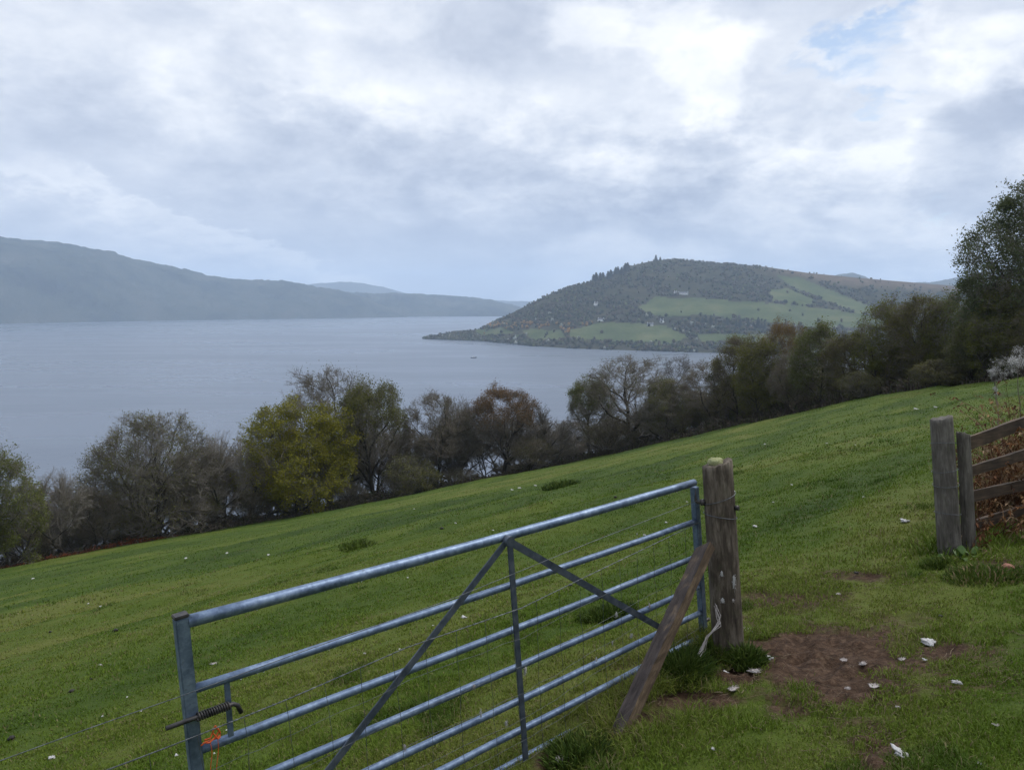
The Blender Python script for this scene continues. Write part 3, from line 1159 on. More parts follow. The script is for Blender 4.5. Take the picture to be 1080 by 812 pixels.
def leaf_mat(name, cols, trans=0.38):
    m, n, b = new_mat(name)
    tc = n.new('ShaderNodeTexCoord')
    f = n.noise(tc.outputs['Object'], 9, 4, 0.6)
    f2 = n.noise(tc.outputs['Object'], 60, 3, 0.7)
    col = n.ramp(n.m('ADD', n.m('MULTIPLY', f, 0.55), n.m('MULTIPLY', f2, 0.45)), [(0.33, cols[0]), (0.5, cols[1]), (0.67, cols[2])])
    oi = n.new('ShaderNodeObjectInfo')
    hs = n.new('ShaderNodeHueSaturation')
    n.put(hs.inputs['Color'], col)
    n.put(hs.inputs['Hue'], n.m('ADD', 0.485, n.m('MULTIPLY', oi.outputs['Random'], 0.03)))
    n.put(hs.inputs['Value'], n.m('ADD', 0.85, n.m('MULTIPLY', oi.outputs['Random'], 0.3)))
    col = hs.outputs[0]
    n.put(b.inputs['Base Color'], col)
    b.inputs['Roughness'].default_value = 0.7
    b.inputs['Specular IOR Level'].default_value = 0.15
    tr = n.new('ShaderNodeBsdfTranslucent')
    n.put(tr.inputs[0], col)
    mx = n.new('ShaderNodeMixShader')
    mx.inputs[0].default_value = trans
    n.t.links.new(b.outputs[0], mx.inputs[1])
    n.t.links.new(tr.outputs[0], mx.inputs[2])
    o = [k for k in n.t.nodes if k.type == 'OUTPUT_MATERIAL'][0]
    n.t.links.new(mx.outputs[0], o.inputs[0])
    return m


M_TWIG = simple_mat('twigs', [(.090, .080, .066), (.165, .148, .125), (.24, .215, .19)], 3.5, 0.9, spec=0.08, rnd=0.25)
M_TWIG_RED = simple_mat('twigs_red_brown', [(.085, .070, .056), (.155, .132, .108), (.22, .19, .16)], 3.5, 0.9, spec=0.08, rnd=0.25)
M_TWIG_PALE = simple_mat('twigs_pale', [(.085, .078, .072), (.14, .13, .12), (.20, .19, .175)], 3.5, 0.9, spec=0.08, rnd=0.15)
M_LEAF_OLIVE = leaf_mat('leaves_olive', [(.070, .078, .018), (.122, .128, .030), (.18, .178, .048)])
M_LEAF_GREEN = leaf_mat('leaves_green', [(.055, .062, .018), (.095, .100, .030), (.145, .146, .050)])
M_LEAF_YELLOW = leaf_mat('leaves_yellow_green', [(.095, .112, .010), (.18, .19, .014), (.32, .305, .028)], 0.35)
M_LEAF_ORANGE = leaf_mat('leaves_orange', [(.10, .062, .020), (.16, .100, .030), (.22, .145, .045)])
M_LEAF_BROWN = leaf_mat('leaves_brown_olive', [(.072, .073, .022), (.128, .127, .038), (.19, .182, .058)])
M_LEAF_DARK = leaf_mat('leaves_dark', [(.048, .062, .030), (.085, .102, .046), (.13, .150, .070)])
M_BLOSSOM = leaf_mat('blossom', [(.33, .32, .31), (.48, .47, .46), (.62, .61, .60)], 0.2)

PROTO = {}


def protos():
    P = PROTO
    P['oak_a'] = tree_meshes(1, cw=5.4, base=0.12, trunk_r=0.42, kids=(11, 8, 6, 5), spread=1.0, tl=0.62, first=0.22, leaves=7000, leaf_size=0.065, leaf_mat=M_LEAF_BROWN, fill=420)
    P['oak_b'] = tree_meshes(2, cw=4.8, base=0.14, trunk_r=0.38, kids=(10, 8, 6, 5), spread=0.95, tl=0.66, first=0.22, leaves=6000, leaf_size=0.06, leaf_mat=M_LEAF_BROWN, twig_mat=M_TWIG_RED, fill=380)
    P['round'] = tree_meshes(3, cw=5.6, base=0.02, trunk_r=0.28, stems=4, kids=(9, 8, 6, 5), spread=0.95, tl=0.6, leaves=17000, leaf_size=0.08, leaf_mat=M_LEAF_OLIVE, leaf_spread=0.3, first=0.08, stem_lean=0.16, fill=460)
    P['bare'] = tree_meshes(4, cw=3.8, base=0.08, trunk_r=0.28, kids=(12, 8, 6, 5), spread=0.85, tl=0.7, up=0.06, first=0.12, twig_r=0.9, leaves=2500, leaf_size=0.055, leaf_mat=M_LEAF_BROWN, fill=300)
    P['bare_red'] = tree_meshes(5, cw=3.8, base=0.06, trunk_r=0.18, stems=2, kids=(9, 8, 7, 5), spread=0.85, tl=0.72, first=0.14, leaves=5000, leaf_size=0.06, leaf_mat=M_LEAF_BROWN, twig_mat=M_TWIG_RED, fill=260)
    P['pale'] = tree_meshes(6, cw=3.0, base=0.2, trunk_r=0.13, kids=(10, 7, 6, 5), spread=0.75, up=0.14, tl=0.8, twig_mat=M_TWIG_PALE, twig_r=0.7, fill=160)
    P['yellow'] = tree_meshes(7, cw=5.6, base=0.0, trunk_r=0.3, kids=(12, 9, 6, 5), spread=1.05, tl=0.6, leaves=52000, leaf_size=0.11, leaf_mat=M_LEAF_YELLOW, leaf_spread=0.28, first=0.1, lump=0.3, fill=200)
    P['topleaf'] = tree_meshes(8, cw=4.4, base=0.16, trunk_r=0.38, kids=(9, 8, 7, 6), spread=0.85, tl=0.66, leaves=20000, leaf_size=0.09, leaf_mat=M_LEAF_OLIVE, top_only=0.45, leaf_spread=0.3, fill=320)
    P['orange'] = tree_meshes(9, cw=4.6, base=0.12, trunk_r=0.34, kids=(10, 9, 7, 5), spread=0.9, tl=0.66, leaves=15000, leaf_size=0.08, leaf_mat=M_LEAF_ORANGE, top_only=0.55, leaf_spread=0.25, fill=320)
    P['birch'] = tree_meshes(10, cw=3.2, base=0.0, trunk_r=0.16, kids=(15, 8, 6, 4), spread=0.8, up=0.05, droop=0.12, tl=0.85, leaves=20000, leaf_size=0.12, leaf_mat=M_LEAF_GREEN, leaf_spread=0.3, first=0.08, fill=260)
    P['birch_b'] = tree_meshes(11, cw=3.4, base=0.0, trunk_r=0.16, stems=2, kids=(13, 8, 6, 4), spread=0.8, up=0.06, droop=0.10, tl=0.8, leaves=20000, leaf_size=0.12, leaf_mat=M_LEAF_OLIVE, leaf_spread=0.3, first=0.08, fill=260)
    P['brown'] = tree_meshes(12, cw=4.0, base=0.0, trunk_r=0.2, kids=(13, 9, 6, 5), spread=0.9, tl=0.72, leaves=15000, leaf_size=0.10, leaf_mat=M_LEAF_BROWN, twig_mat=M_TWIG_RED, leaf_spread=0.3, first=0.08, fill=320)
    P['giant'] = tree_meshes(13, H=18.0, cw=6.5, base=0.04, trunk_r=0.36, kids=(16, 10, 6, 5), spread=0.95, up=0.03, droop=0.16, tl=0.85, leaves=42000, leaf_size=0.14, leaf_mat=M_LEAF_DARK, leaf_spread=0.35, first=0.15, lump=0.42, fill=260)
    P['thicket'] = tree_meshes(14, H=6.0, cw=3.2, base=0.0, trunk_r=0.06, stems=8, kids=(7, 6, 5, 4), spread=0.7, up=0.08, tl=0.8, leaves=6000, leaf_size=0.06, leaf_mat=M_LEAF_BROWN, twig_mat=M_TWIG_RED, first=0.1, stem_lean=0.2)
    P['bush'] = tree_meshes(15, H=5.0, cw=2.6, base=0.0, trunk_r=0.06, stems=6, kids=(8, 6, 5, 4), spread=0.8, up=0.05, tl=0.7, leaves=9000, leaf_size=0.09, leaf_mat=M_LEAF_BROWN, first=0.05, stem_lean=0.25, leaf_spread=0.2)
    P['sapling'] = tree_meshes(16, H=3.0, cw=1.1, base=0.35, trunk_r=0.035, kids=(9, 6, 4, 3), levels=3, spread=0.85, up=0.05, leaves=3000, leaf_size=0.025, leaf_mat=M_BLOSSOM, twig_mat=M_TWIG_PALE, twig_r=0.7, leaf_spread=0.06, first=0.4)


protos()
TREE_BASE = {}


def tree(kind, px, top, width, back, label, group=None, name='tree', cat='tree', py_base=None, height=None):
    """a tree whose foot stands BACK metres beyond the edge of the field in the direction of picture column px"""
    az = math.atan2(pdir(px, 480).x, pdir(px, 480).y)
    if py_base is None:
        r = float(edge_r(az)) + back
    else:
        r = back
    x, y = r * math.sin(az), r * math.cos(az)
    z = float(gz(x, y, False))
    d = pdir(px, top)
    dep = y * math.cos(PITCH) - z * math.sin(PITCH)
    k = r / math.hypot(d.x, d.y)
    h = height or (d.z * k - z)
    w = width / F_PX * dep
    trunk, crown, rel = PROTO[kind]
    if kind not in TREE_BASE:
        t = thing(name, label, cat, group=group)
        link('trunk', trunk, t)
        link('crown', crown, t)
        TREE_BASE[kind] = t
    else:
        b = TREE_BASE[kind]
        t = bpy.data.objects.new(name, None)
        t.empty_display_size = 0.2
        C.objects.link(t)
        for ch in b.children:
            c = ch.copy()
            C.objects.link(c)
            c.parent = t
        tag(t, label, cat, group)
    t.location = (x, y, z)
    t.rotation_euler = (0, 0, random.uniform(0, 6.28))
    s = w / rel
    t.scale = (s, s, h)
    return t


G_ROW = 'trees along the lower edge of the field'
TREES = [
    ('birch_b', 4, 478, 66, 1.5, 'leafy green birch at the far left end of the tree row'),
    ('bare', 62, 496, 62, 3, 'small grey half bare tree next to the leafy green birch on the left'),
    ('bare_red', 98, 513, 48, 3, 'low brown bare tree between the half bare tree and the big round tree'),
    ('round', 158, 437, 132, 4, 'big dome-shaped olive tree with several stems left of the bright yellow-green tree'),
    ('bare', 236, 457, 72, 4, 'bare grey tree between the olive dome tree and the bright yellow-green tree'),
    ('bare_red', 205, 470, 60, 9, 'bare brown tree half hidden behind the right flank of the olive dome tree'),
    ('yellow', 313, 425, 124, 2.5, 'bright yellow-green leafing oak, the brightest tree of the row'),
    ('oak_a', 345, 388, 110, 10, 'tall bare spreading oak rising behind the yellow-green oak'),
    ('topleaf', 393, 402, 74, 5, 'tall dark-stemmed tree with an olive top right of the yellow-green oak'),
    ('bush', 432, 481, 58, 1.0, 'dark bush standing low between the olive-topped tree and the bare oaks'),
    ('oak_b', 457, 414, 74, 5, 'crooked bare oak just right of the olive-topped tree'),
    ('bare', 485, 421, 56, 6, 'bare grey tree between the crooked bare oak and the orange-topped tree'),
    ('orange', 530, 410, 82, 4, 'tree with an orange-brown top below the small boat'),
    ('bare', 562, 424, 46, 5, 'narrow bare tree just right of the orange-topped tree'),
    ('bare', 592, 445, 60, 3, 'small bare tree in the dip of the tree row'),
    ('thicket', 560, 462, 56, 1, 'low brown thicket at the foot of the narrow bare tree'),
    ('topleaf', 622, 400, 50, 6, 'slim grey-green tree at the left flank of the widest bare oak'),
    ('oak_a', 664, 376, 104, 5, 'widest bare oak, standing against the bay of the loch'),
    ('brown', 702, 400, 56, 4, 'olive-brown bushy tree right of the widest bare oak'),
    ('pale', 714, 374, 46, 7, 'thin pale bare tree standing up against the bay'),
    ('oak_b', 744, 380, 66, 5, 'bare brown oak right of the thin pale tree'),
    ('brown', 775, 355, 66, 6, 'brown-leafed tree at the right end of the bay'),
    ('birch_b', 800, 358, 54, 3, 'olive birch in front of the tall reddish tree'),
    ('orange', 823, 341, 56, 7, 'tall reddish-topped tree between two green birches'),
    ('birch', 858, 341, 54, 3, 'upright fresh green birch below the headland pastures'),
    ('bare_red', 833, 372, 50, 2, 'bare reddish tree low between the reddish-topped tree and the green birch'),
    ('brown', 893, 352, 66, 4, 'round brown-olive tree right of the upright green birch'),
    ('birch_b', 927, 318, 60, 5, 'tall olive birch at the left end of the dark right-hand wood'),
    ('brown', 962, 313, 76, 6, 'broad brown tree whose flat crown meets the far blue hill'),
    ('birch_b', 992, 311, 56, 7, 'tall thin olive birch left of the giant tree'),
    ('birch', 1020, 338, 54, 3, 'yellow-tinged birch at the left foot of the giant tree'),
    ('giant', 1068, 203, 150, 6, 'giant dark tree towering over the right end of the row'),
    ('giant', 1122, 190, 150, 10, 'second giant tree cut off by the right edge of the photo'),
    ('birch_b', 1046, 300, 60, 2, 'dark olive birch right under the crown of the giant tree'),
    ('brown', 1092, 318, 70, 2, 'brown tree at the right foot of the giant tree'),
    ('bush', 905, 392, 44, 0.5, 'dark bush at the foot of the round brown-olive tree'),
    ('bush', 985, 380, 54, 0.5, 'dark bush at the foot of the tall thin olive birch'),
    ('bare', 690, 418, 58, 3, 'small bare grey tree under the right flank of the widest bare oak'),
    ('thicket', 640, 441, 60, 1, 'reddish brown thicket left of the foot of the widest bare oak'),
    ('birch', -50, 470, 70, 2, 'leafy birch beyond the left edge of the photo'),
]
for k, px, top, w, back, lab in TREES:
    nm = {'bush': 'bush', 'thicket': 'thicket', 'birch': 'birch_tree', 'birch_b': 'birch_tree', 'oak_a': 'oak_tree', 'oak_b': 'oak_tree', 'yellow': 'oak_tree'}.get(k, 'tree')
    tree(k, px, top, w, back, lab, G_ROW, nm, 'bush' if k in ('bush', 'thicket') else 'tree')

# second row, deeper in the wood: nothing tells these apart
_g = random.Random(21)
for px in list(range(16, 660, 17)) + list(range(660, 1110, 17)):
    top = np.interp(px, [0, 100, 200, 300, 400, 500, 600, 700, 800, 900, 1000, 1110], [520, 520, 480, 470, 445, 438, 455, 425, 398, 384, 358, 345]) + _g.uniform(-10, 16)
    left = px < 560
    kd = _g.choice(['bare', 'oak_b', 'bare', 'bare_red'] if left else ['bare_red', 'brown', 'oak_b', 'brown', 'birch_b'] if px > 690 else ['bare', 'oak_b', 'bare', 'oak_b'])
    tree(kd, px + _g.uniform(-6, 6), top, _g.uniform(46, 66), _g.uniform(7, 15),
         'bare tree deeper in the wood behind the front row' if left or px < 690 else 'brown tree deeper in the wood behind the front row',
         'bare trees behind the front row' if left or px < 690 else 'brown trees behind the front row')

for px in list(range(22, 640, 58)):
    top = np.interp(px, [0, 100, 200, 300, 400, 500, 600, 700], [556, 552, 532, 520, 506, 492, 480, 455]) + _g.uniform(-8, 12)
    tree('thicket', px + _g.uniform(-7, 7), top, _g.uniform(44, 64), _g.uniform(2.0, 5.5), 'low brown scrub bush between the feet of the trees', 'scrub under the trees', 'thicket', 'bush')

# blossoming saplings on the brow of the field
tree('sapling', 1049, 375, 36, 27.0, 'young blossoming tree in pale grey-white flower on the brow of the field', 'blossoming saplings', 'sapling', 'young tree', py_base=1)
tree('sapling', 1092, 360, 60, 26.0, 'taller blossoming tree half cut off by the right edge of the photo', 'blossoming saplings', 'sapling', 'young tree', py_base=1)


def build_undergrowth():
    """brush and dead stems between the trunks along the field edge, one mass nobody could count"""
    g = np.random.default_rng(8)
    n = 36000
    az = np.radians(g.uniform(-46, 46, n))
    back = g.gamma(1.6, 3.0, n)
    r = edge_r(az) + 0.3 + back
    x, y = r * np.sin(az), r * np.cos(az)
    z = gz(x, y, False)
    cl = fbm(x / 2.4, y / 2.4, 3)
    right = sstep(az, 0.1, 0.4)
    h = g.uniform(0.35, 1.0, n) * (0.5 + 3.4 * np.clip(cl - 0.3, 0, 1)) * sstep(back, -0.4, 3.0) * (0.7 + 0.1 * right) + 0.12
    w = g.uniform(0.012, 0.04, n) * (1 + 1.0 * right)
    th = g.uniform(0, 6.28, n)
    lx, ly = g.normal(0, 0.28, n) * h, g.normal(0, 0.28, n) * h
    P = np.empty((n, 8, 3), np.float32)
    sx, sy = np.cos(th) * w, np.sin(th) * w
    P[:, 0] = np.stack([x - sx, y - sy, z - .1], 1)
    P[:, 1] = np.stack([x + sx, y + sy, z - .1], 1)
    P[:, 2] = np.stack([x + lx + sx * .4, y + ly + sy * .4, z + h], 1)
    P[:, 3] = np.stack([x + lx - sx * .4, y + ly - sy * .4, z + h], 1)
    # a side spray near the top
    ax, ay = g.normal(0, 0.35, n) * h, g.normal(0, 0.35, n) * h
    s = g.uniform(0.02, 0.09, n)
    cx, cy, cz = x + lx * .7, y + ly * .7, z + h * .7
    P[:, 4] = np.stack([cx, cy, cz], 1)
    P[:, 5] = np.stack([cx + ax * .5 - s, cy + ay * .5, cz + h * .1], 1)
    P[:, 6] = np.stack([cx + ax, cy + ay, cz + h * .22], 1)
    P[:, 7] = np.stack([cx + ax * .5 + s, cy + ay * .5 + s, cz + h * .12], 1)
    i = np.arange(n)[:, None] * 8
    F = np.concatenate([i + np.array([[0, 1, 2, 3]]), i + np.array([[4, 5, 6, 7]])])
    pal = np.array([(.050, .040, .032), (.082, .066, .052), (.066, .064, .032), (.12, .10, .080), (.045, .057, .022)])
    col = pal[g.choice(5, n, p=[.28, .28, .18, .14, .12])]
    red = (az < -0.45) & (back < 1.6) & (g.random(n) < .85)
    col[red] = np.array([(.115, .040, .018)]) * g.uniform(.6, 1.3, (red.sum(), 1))
    me = mesh_np('undergrowth', P.reshape(-1, 3), [F], [attr_mat('brush', rough=0.9, spec=0.05)], False, attrs={'tint': np.repeat(col, 8, 0)})
    tag(link('undergrowth', me), kind='stuff')


build_undergrowth()

# ------------------------------------------------------------------ foreground: gate, posts, fence
def un(px, py, depth):
    return pdir(px, py) * depth


def tube_me(name, pts, rads, sides, mats, origin=Vector((0, 0, 0)), smooth=True):
    """capped round tube along a path"""
    if not hasattr(rads, '__len__'):
        rads = [rads] * len(pts)
    P = [Vector(p) - origin for p in pts]
    v, q = tubes([(P, rads, 0)], sides)
    n = len(P)
    caps = [np.arange(sides)[None, ::-1], (np.arange(sides) + (n - 1) * sides)[None]]
    me = mesh_np(name, v, [q] + caps, mats, False)
    if smooth:
        for p in me.polygons:
            p.use_smooth = p.loop_total == 4
    return me


def bar_me(name, a, b, wdir, w, t, mats, origin=Vector((0, 0, 0)), bevel=0.0):
    """rectangular bar from a to b; wdir = direction of its width"""
    d = (b - a).normalized()
    wv = (wdir - d * wdir.dot(d)).normalized()
    tv = d.cross(wv)
    bm = bmesh.new()
    vs = []
    for p in (a, b):
        for sw, st in ((-1, -1), (1, -1), (1, 1), (-1, 1)):
            vs.append(bm.verts.new(p - origin + wv * sw * w / 2 + tv * st * t / 2))
    for f in ((0, 1, 2, 3), (7, 6, 5, 4), (0, 4, 5, 1), (1, 5, 6, 2), (2, 6, 7, 3), (3, 7, 4, 0)):
        bm.faces.new([vs[i] for i in f])
    if bevel:
        bmesh.ops.bevel(bm, geom=list(bm.edges), offset=bevel, segments=2, affect='EDGES')
    return bm_mesh(name, bm, mats)


def galvanised():
    m, n, b = new_mat('galvanised_steel')
    tc = n.new('ShaderNodeTexCoord')
    p = tc.outputs['Object']
    f1 = n.noise(p, 22, 5, 0.7)
    vo = n.new('ShaderNodeTexVoronoi')
    n.put(vo.inputs['Vector'], p)
    vo.inputs['Scale'].default_value = 60
    f2 = n.noise(p, 8, 5, 0.7)
    f = n.m('ADD', n.m('MULTIPLY', f1, 0.4), n.m('ADD', n.m('MULTIPLY', vo.outputs['Color'], 0.10), n.m('MULTIPLY', f2, 0.5)))
    col = n.ramp(f, [(0.36, (.06, .088, .14)), (0.5, (.12, .165, .245)), (0.62, (.20, .26, .35)), (0.72, (.40, .45, .53))])
    dirt = n.smooth(n.noise(p, 18, 6, 0.75), 0.60, 0.72)
    col = n.mix(n.m('MULTIPLY', dirt, 0.55), col, (.07, .075, .07, 1))
    n.put(b.inputs['Base Color'], col)
    b.inputs['Metallic'].default_value = 0.55
    n.put(b.inputs['Roughness'], n.m('ADD', 0.33, n.m('MULTIPLY', f2, 0.3)))
    bump(n, b, f1, 0.15, 0.002)
    return m


def wood(name, cols, scale=5.0, green=0.0, dark_face=False):
    m, n, b = new_mat(name)
    tc = n.new('ShaderNodeTexCoord')
    p = tc.outputs['Object']
    g1 = n.noise(n.mapping(p, scale=(9, 9, 1.3)), scale, 7, 0.7, 0.4)
    g2 = n.noise(n.mapping(p, scale=(3, 3, 1.6)), 3.0, 5, 0.6)
    g3 = n.noise(n.mapping(p, scale=(22, 22, 0.5)), 4.0, 5, 0.7)
    f = n.m('ADD', n.m('MULTIPLY', g1, 0.55), n.m('MULTIPLY', g2, 0.45))
    col = n.ramp(f, [(0.3, cols[0]), (0.48, cols[1]), (0.68, cols[2])])
    crack = n.smooth(g3, 0.40, 0.33)
    col = n.mix(n.m('MULTIPLY', crack, 0.8), col, (.010, .008, .007, 1))
    if green:
        sp = n.new('ShaderNodeSeparateXYZ')
        n.put(sp.inputs[0], p)
        lowmix = n.smooth(n.noise(p, 12, 5, 0.7), 0.5, 0.7)
        col = n.mix(n.m('MULTIPLY', lowmix, green), col, (.07, .08, .035, 1))
    if dark_face:                              # one sawn face is coloured darker than the others
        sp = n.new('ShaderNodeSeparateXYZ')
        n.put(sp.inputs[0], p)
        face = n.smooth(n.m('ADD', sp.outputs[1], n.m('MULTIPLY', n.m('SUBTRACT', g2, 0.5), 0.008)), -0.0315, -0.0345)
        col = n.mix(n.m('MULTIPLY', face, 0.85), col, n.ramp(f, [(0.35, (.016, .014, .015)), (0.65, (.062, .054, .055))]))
    n.put(b.inputs['Base Color'], col)
    b.inputs['Roughness'].default_value = 0.88
    b.inputs['Specular IOR Level'].default_value = 0.2
    bump(n, b, n.m('SUBTRACT', g1, n.m('MULTIPLY', crack, 0.6)), 0.7, 0.008)
    return m


M_GALV = galvanised()
M_BLACK = simple_mat('dark_steel', [(.018, .018, .02), (.05, .048, .048), (.10, .085, .075)], 25, 0.5, metal=0.5)
M_FLAT = simple_mat('dull_steel', [(.035, .045, .065), (.065, .08, .105), (.11, .125, .15)], 20, 0.55, metal=0.3)
M_POST = wood('post_timber', [(.018, .014, .011), (.062, .049, .037), (.20, .168, .132)], green=0.25)
M_POSTGREY = wood('weathered_timber', [(.032, .028, .024), (.085, .076, .065), (.185, .17, .148)], green=0.2)
M_PROP = wood('prop_timber', [(.028, .021, .017), (.095, .066, .044), (.24, .175, .11)], dark_face=True)
M_BOARD = wood('board_timber', [(.034, .022, .013), (.085, .056, .034), (.18, .125, .078)], 4.0)
M_WIRE = simple_mat('fence_wire', [(.04, .045, .05), (.09, .10, .11), (.17, .18, .19)], 40, 0.45, metal=0.6)
M_WOOL = simple_mat('wool', [(.28, .26, .25), (.46, .45, .44), (.64, .64, .64)], 30, 0.95, spec=0.05, bmp=0.6, bd=0.01)
M_WOOLGREY = simple_mat('grubby_wool', [(.26, .22, .20), (.42, .38, .36), (.58, .54, .52)], 30, 0.95, spec=0.05, bmp=0.6, bd=0.01)
M_TWINE = simple_mat('orange_twine', [(.42, .06, .012), (.66, .12, .025)], 60, 0.6)
M_MOSS = simple_mat('pale_moss', [(.16, .17, .06), (.30, .31, .15), (.46, .46, .28)], 30, 0.95, bmp=0.8, bd=0.01)
M_DUNG = simple_mat('dung', [(.008, .007, .006), (.025, .020, .015)], 25, 0.7)
M_DROP, _n, _b = new_mat('water_drop')
_b.inputs['Base Color'].default_value = (.95, .97, 1, 1)
_b.inputs['Roughness'].default_value = 0.04
_b.inputs['Specular IOR Level'].default_value = 1.0
_b.inputs['Transmission Weight'].default_value = 0.35
_b.inputs['IOR'].default_value = 1.33

TL, TR = un(191, 657, 2.50), un(732, 509, 4.55)


def fit_down(top, target_px, target_py):
    """direction that leads from TOP down to a place in the view, leaning only to the right"""
    best = None
    for lx in np.linspace(-0.15, 0.25, 161):
        d = Vector((lx, 0.03, -1)).normalized()
        for t in np.linspace(0.5, 1.2, 71):
            p = top + d * t
            qx, qy = project(p.x, p.y, p.z)
            e = (qx - target_px) ** 2 + (qy - target_py) ** 2
            if best is None or e < best[0]:
                best = (e, d)
    return best[1]


DL = fit_down(TL, 207.5, 812)
DR = fit_down(TR, 742, 668)
DOWN = ((DL + DR) / 2).normalized()
T_ = (TR - TL).normalized()
NRM = T_.cross(DOWN).normalized()
if NRM.dot(-TL) < 0:
    NRM = -NRM                          # towards the camera
GH = 1.20


def gp(px, py, off=0.0):
    """place on the plane of the gate, OFF metres in front of it"""
    d = pdir(px, py)
    o = TL + NRM * off
    return d * (o.dot(NRM) / d.dot(NRM))


def build_gate():
    org = (TL + TR) / 2 + DOWN * GH
    root = thing('field_gate', 'long galvanised steel field gate of seven rails, shut across the gateway', 'gate', org)
    fr = [0.0, .213, .41, .579, .732, .868, 1.0]
    rails = []
    for i, f in enumerate(fr):
        r = 0.0235 if i == 0 else 0.0175
        a, b = TL + DL * GH * f, TR + DR * GH * f
        d = (b - a).normalized()
        k = 14
        bow = random.Random(i)
        pts = [a.lerp(b, j / k) + DOWN * (0.010 * math.sin(math.pi * j / k)) + NRM * bow.uniform(-.002, .002) for j in range(k + 1)]
        pts[0] = a + d * 0.02
        pts[-1] = b - d * (0.0 if i == 0 else 0.015)
        rails.append((link('rail', tube_me('gate_rail', pts, r, 14, [M_GALV], org), root), pts, r))
    link('stile', bar_me('gate_stile', TL - DL * 0.022, TL + DL * (GH + 0.03), T_, 0.046, 0.040, [M_GALV], org, 0.004), root)
    cap = bar_me('stile_cap', TL - DL * 0.034, TL - DL * 0.0225, T_, 0.050, 0.044, [M_BLACK], org, 0.003)
    link('stile_cap', cap, root)
    link('stile', bar_me('gate_stile', TR + DR * 0.0285, TR + DR * (GH + 0.03), T_, 0.046, 0.040, [M_GALV], org, 0.004), root)
    off = 0.030
    apex = gp(535, 570, off)
    link('brace', bar_me('gate_brace', apex, gp(333, 829, off), T_, 0.034, 0.008, [M_FLAT], org, 0.0015), root)
    link('brace', bar_me('gate_brace', apex + NRM * 0.009, gp(693, 660, off) + NRM * 0.009, DOWN, 0.036, 0.008, [M_FLAT], org, 0.0015), root)
    link('upright', bar_me('gate_upright', apex + NRM * 0.018 - DOWN * .01, gp(552, 799, off) + NRM * 0.018, T_, 0.034, 0.008, [M_FLAT], org, 0.0015), root)
    link('brace_lug', tube_me('brace_lug', [apex - NRM * 0.012, apex + NRM * 0.026], 0.026, 16, [M_FLAT], org), root)
    # spring latch
    link('latch_plate', bar_me('latch_plate', gp(239, 718, 0.0), gp(244, 781, 0.0), T_, 0.020, 0.008, [M_GALV], org, 0.001), root)
    o2 = 0.028
    b0, b1, b2 = gp(175, 768, o2), gp(246, 742, o2), gp(254.5, 751, o2)
    bolt = link('latch_bolt', tube_me('latch_bolt', [b0, b0.lerp(b1, .5), b1, b1.lerp(b2, .25) + (b1 - b0).normalized() * .008, b2], 0.0085, 10, [M_BLACK], org), root)
    ax = (b1 - b0).normalized()
    e1 = NRM
    e2 = ax.cross(e1)
    coil = [b0.lerp(b1, .44 + .50 * t / 220) + (e1 * math.cos(t * .38) + e2 * math.sin(t * .38)) * 0.0135 for t in range(221)]
    link('spring', tube_me('latch_spring', coil, 0.0032, 6, [M_BLACK], org), bolt)
    # hinge eye on the hanging stile
    h0 = TR + DR * 0.135
    link('hinge_eye', tube_me('hinge_eye', [h0 + T_ * 0.02, h0 + T_ * 0.085], 0.012, 10, [M_BLACK], org), root)
    link('hinge_eye', tube_me('hinge_eye', [TR + DR * 0.95 + T_ * 0.02, TR + DR * 0.95 + T_ * 0.07], 0.012, 10, [M_BLACK], org), root)
    # rain drops hanging under the upper rails
    bm = bmesh.new()
    bmesh.ops.create_icosphere(bm, subdivisions=2, radius=1)
    for v in bm.verts:
        v.co = Vector((v.co.x * .0030, v.co.y * .0030, v.co.z * .0036 + (.0012 if v.co.z > .8 else 0)))
    drop = bm_mesh('water_drop', bm, [M_DROP], True)
    g = random.Random(3)
    for ri, cnt in ((0, 34), (1, 30), (2, 8)):
        rail, pts, r = rails[ri]
        used = []
        for _ in range(cnt):
            u = g.choice([g.gauss(.22, .10), g.gauss(.45, .12), g.uniform(.03, .97), g.gauss(.9, .05)])
            u = min(.97, max(.03, u))
            if any(abs(u - w) < .006 for w in used):
                continue
            used.append(u)
            x = u * (len(pts) - 1)
            i = int(x)
            p = pts[i].lerp(pts[i + 1], x - i)
            o = link('water_drop', drop, rail, p - org + Vector((0, 0, -r - .0022)))
            o.scale = [g.uniform(.7, 1.25)] * 3
    return root


build_gate()


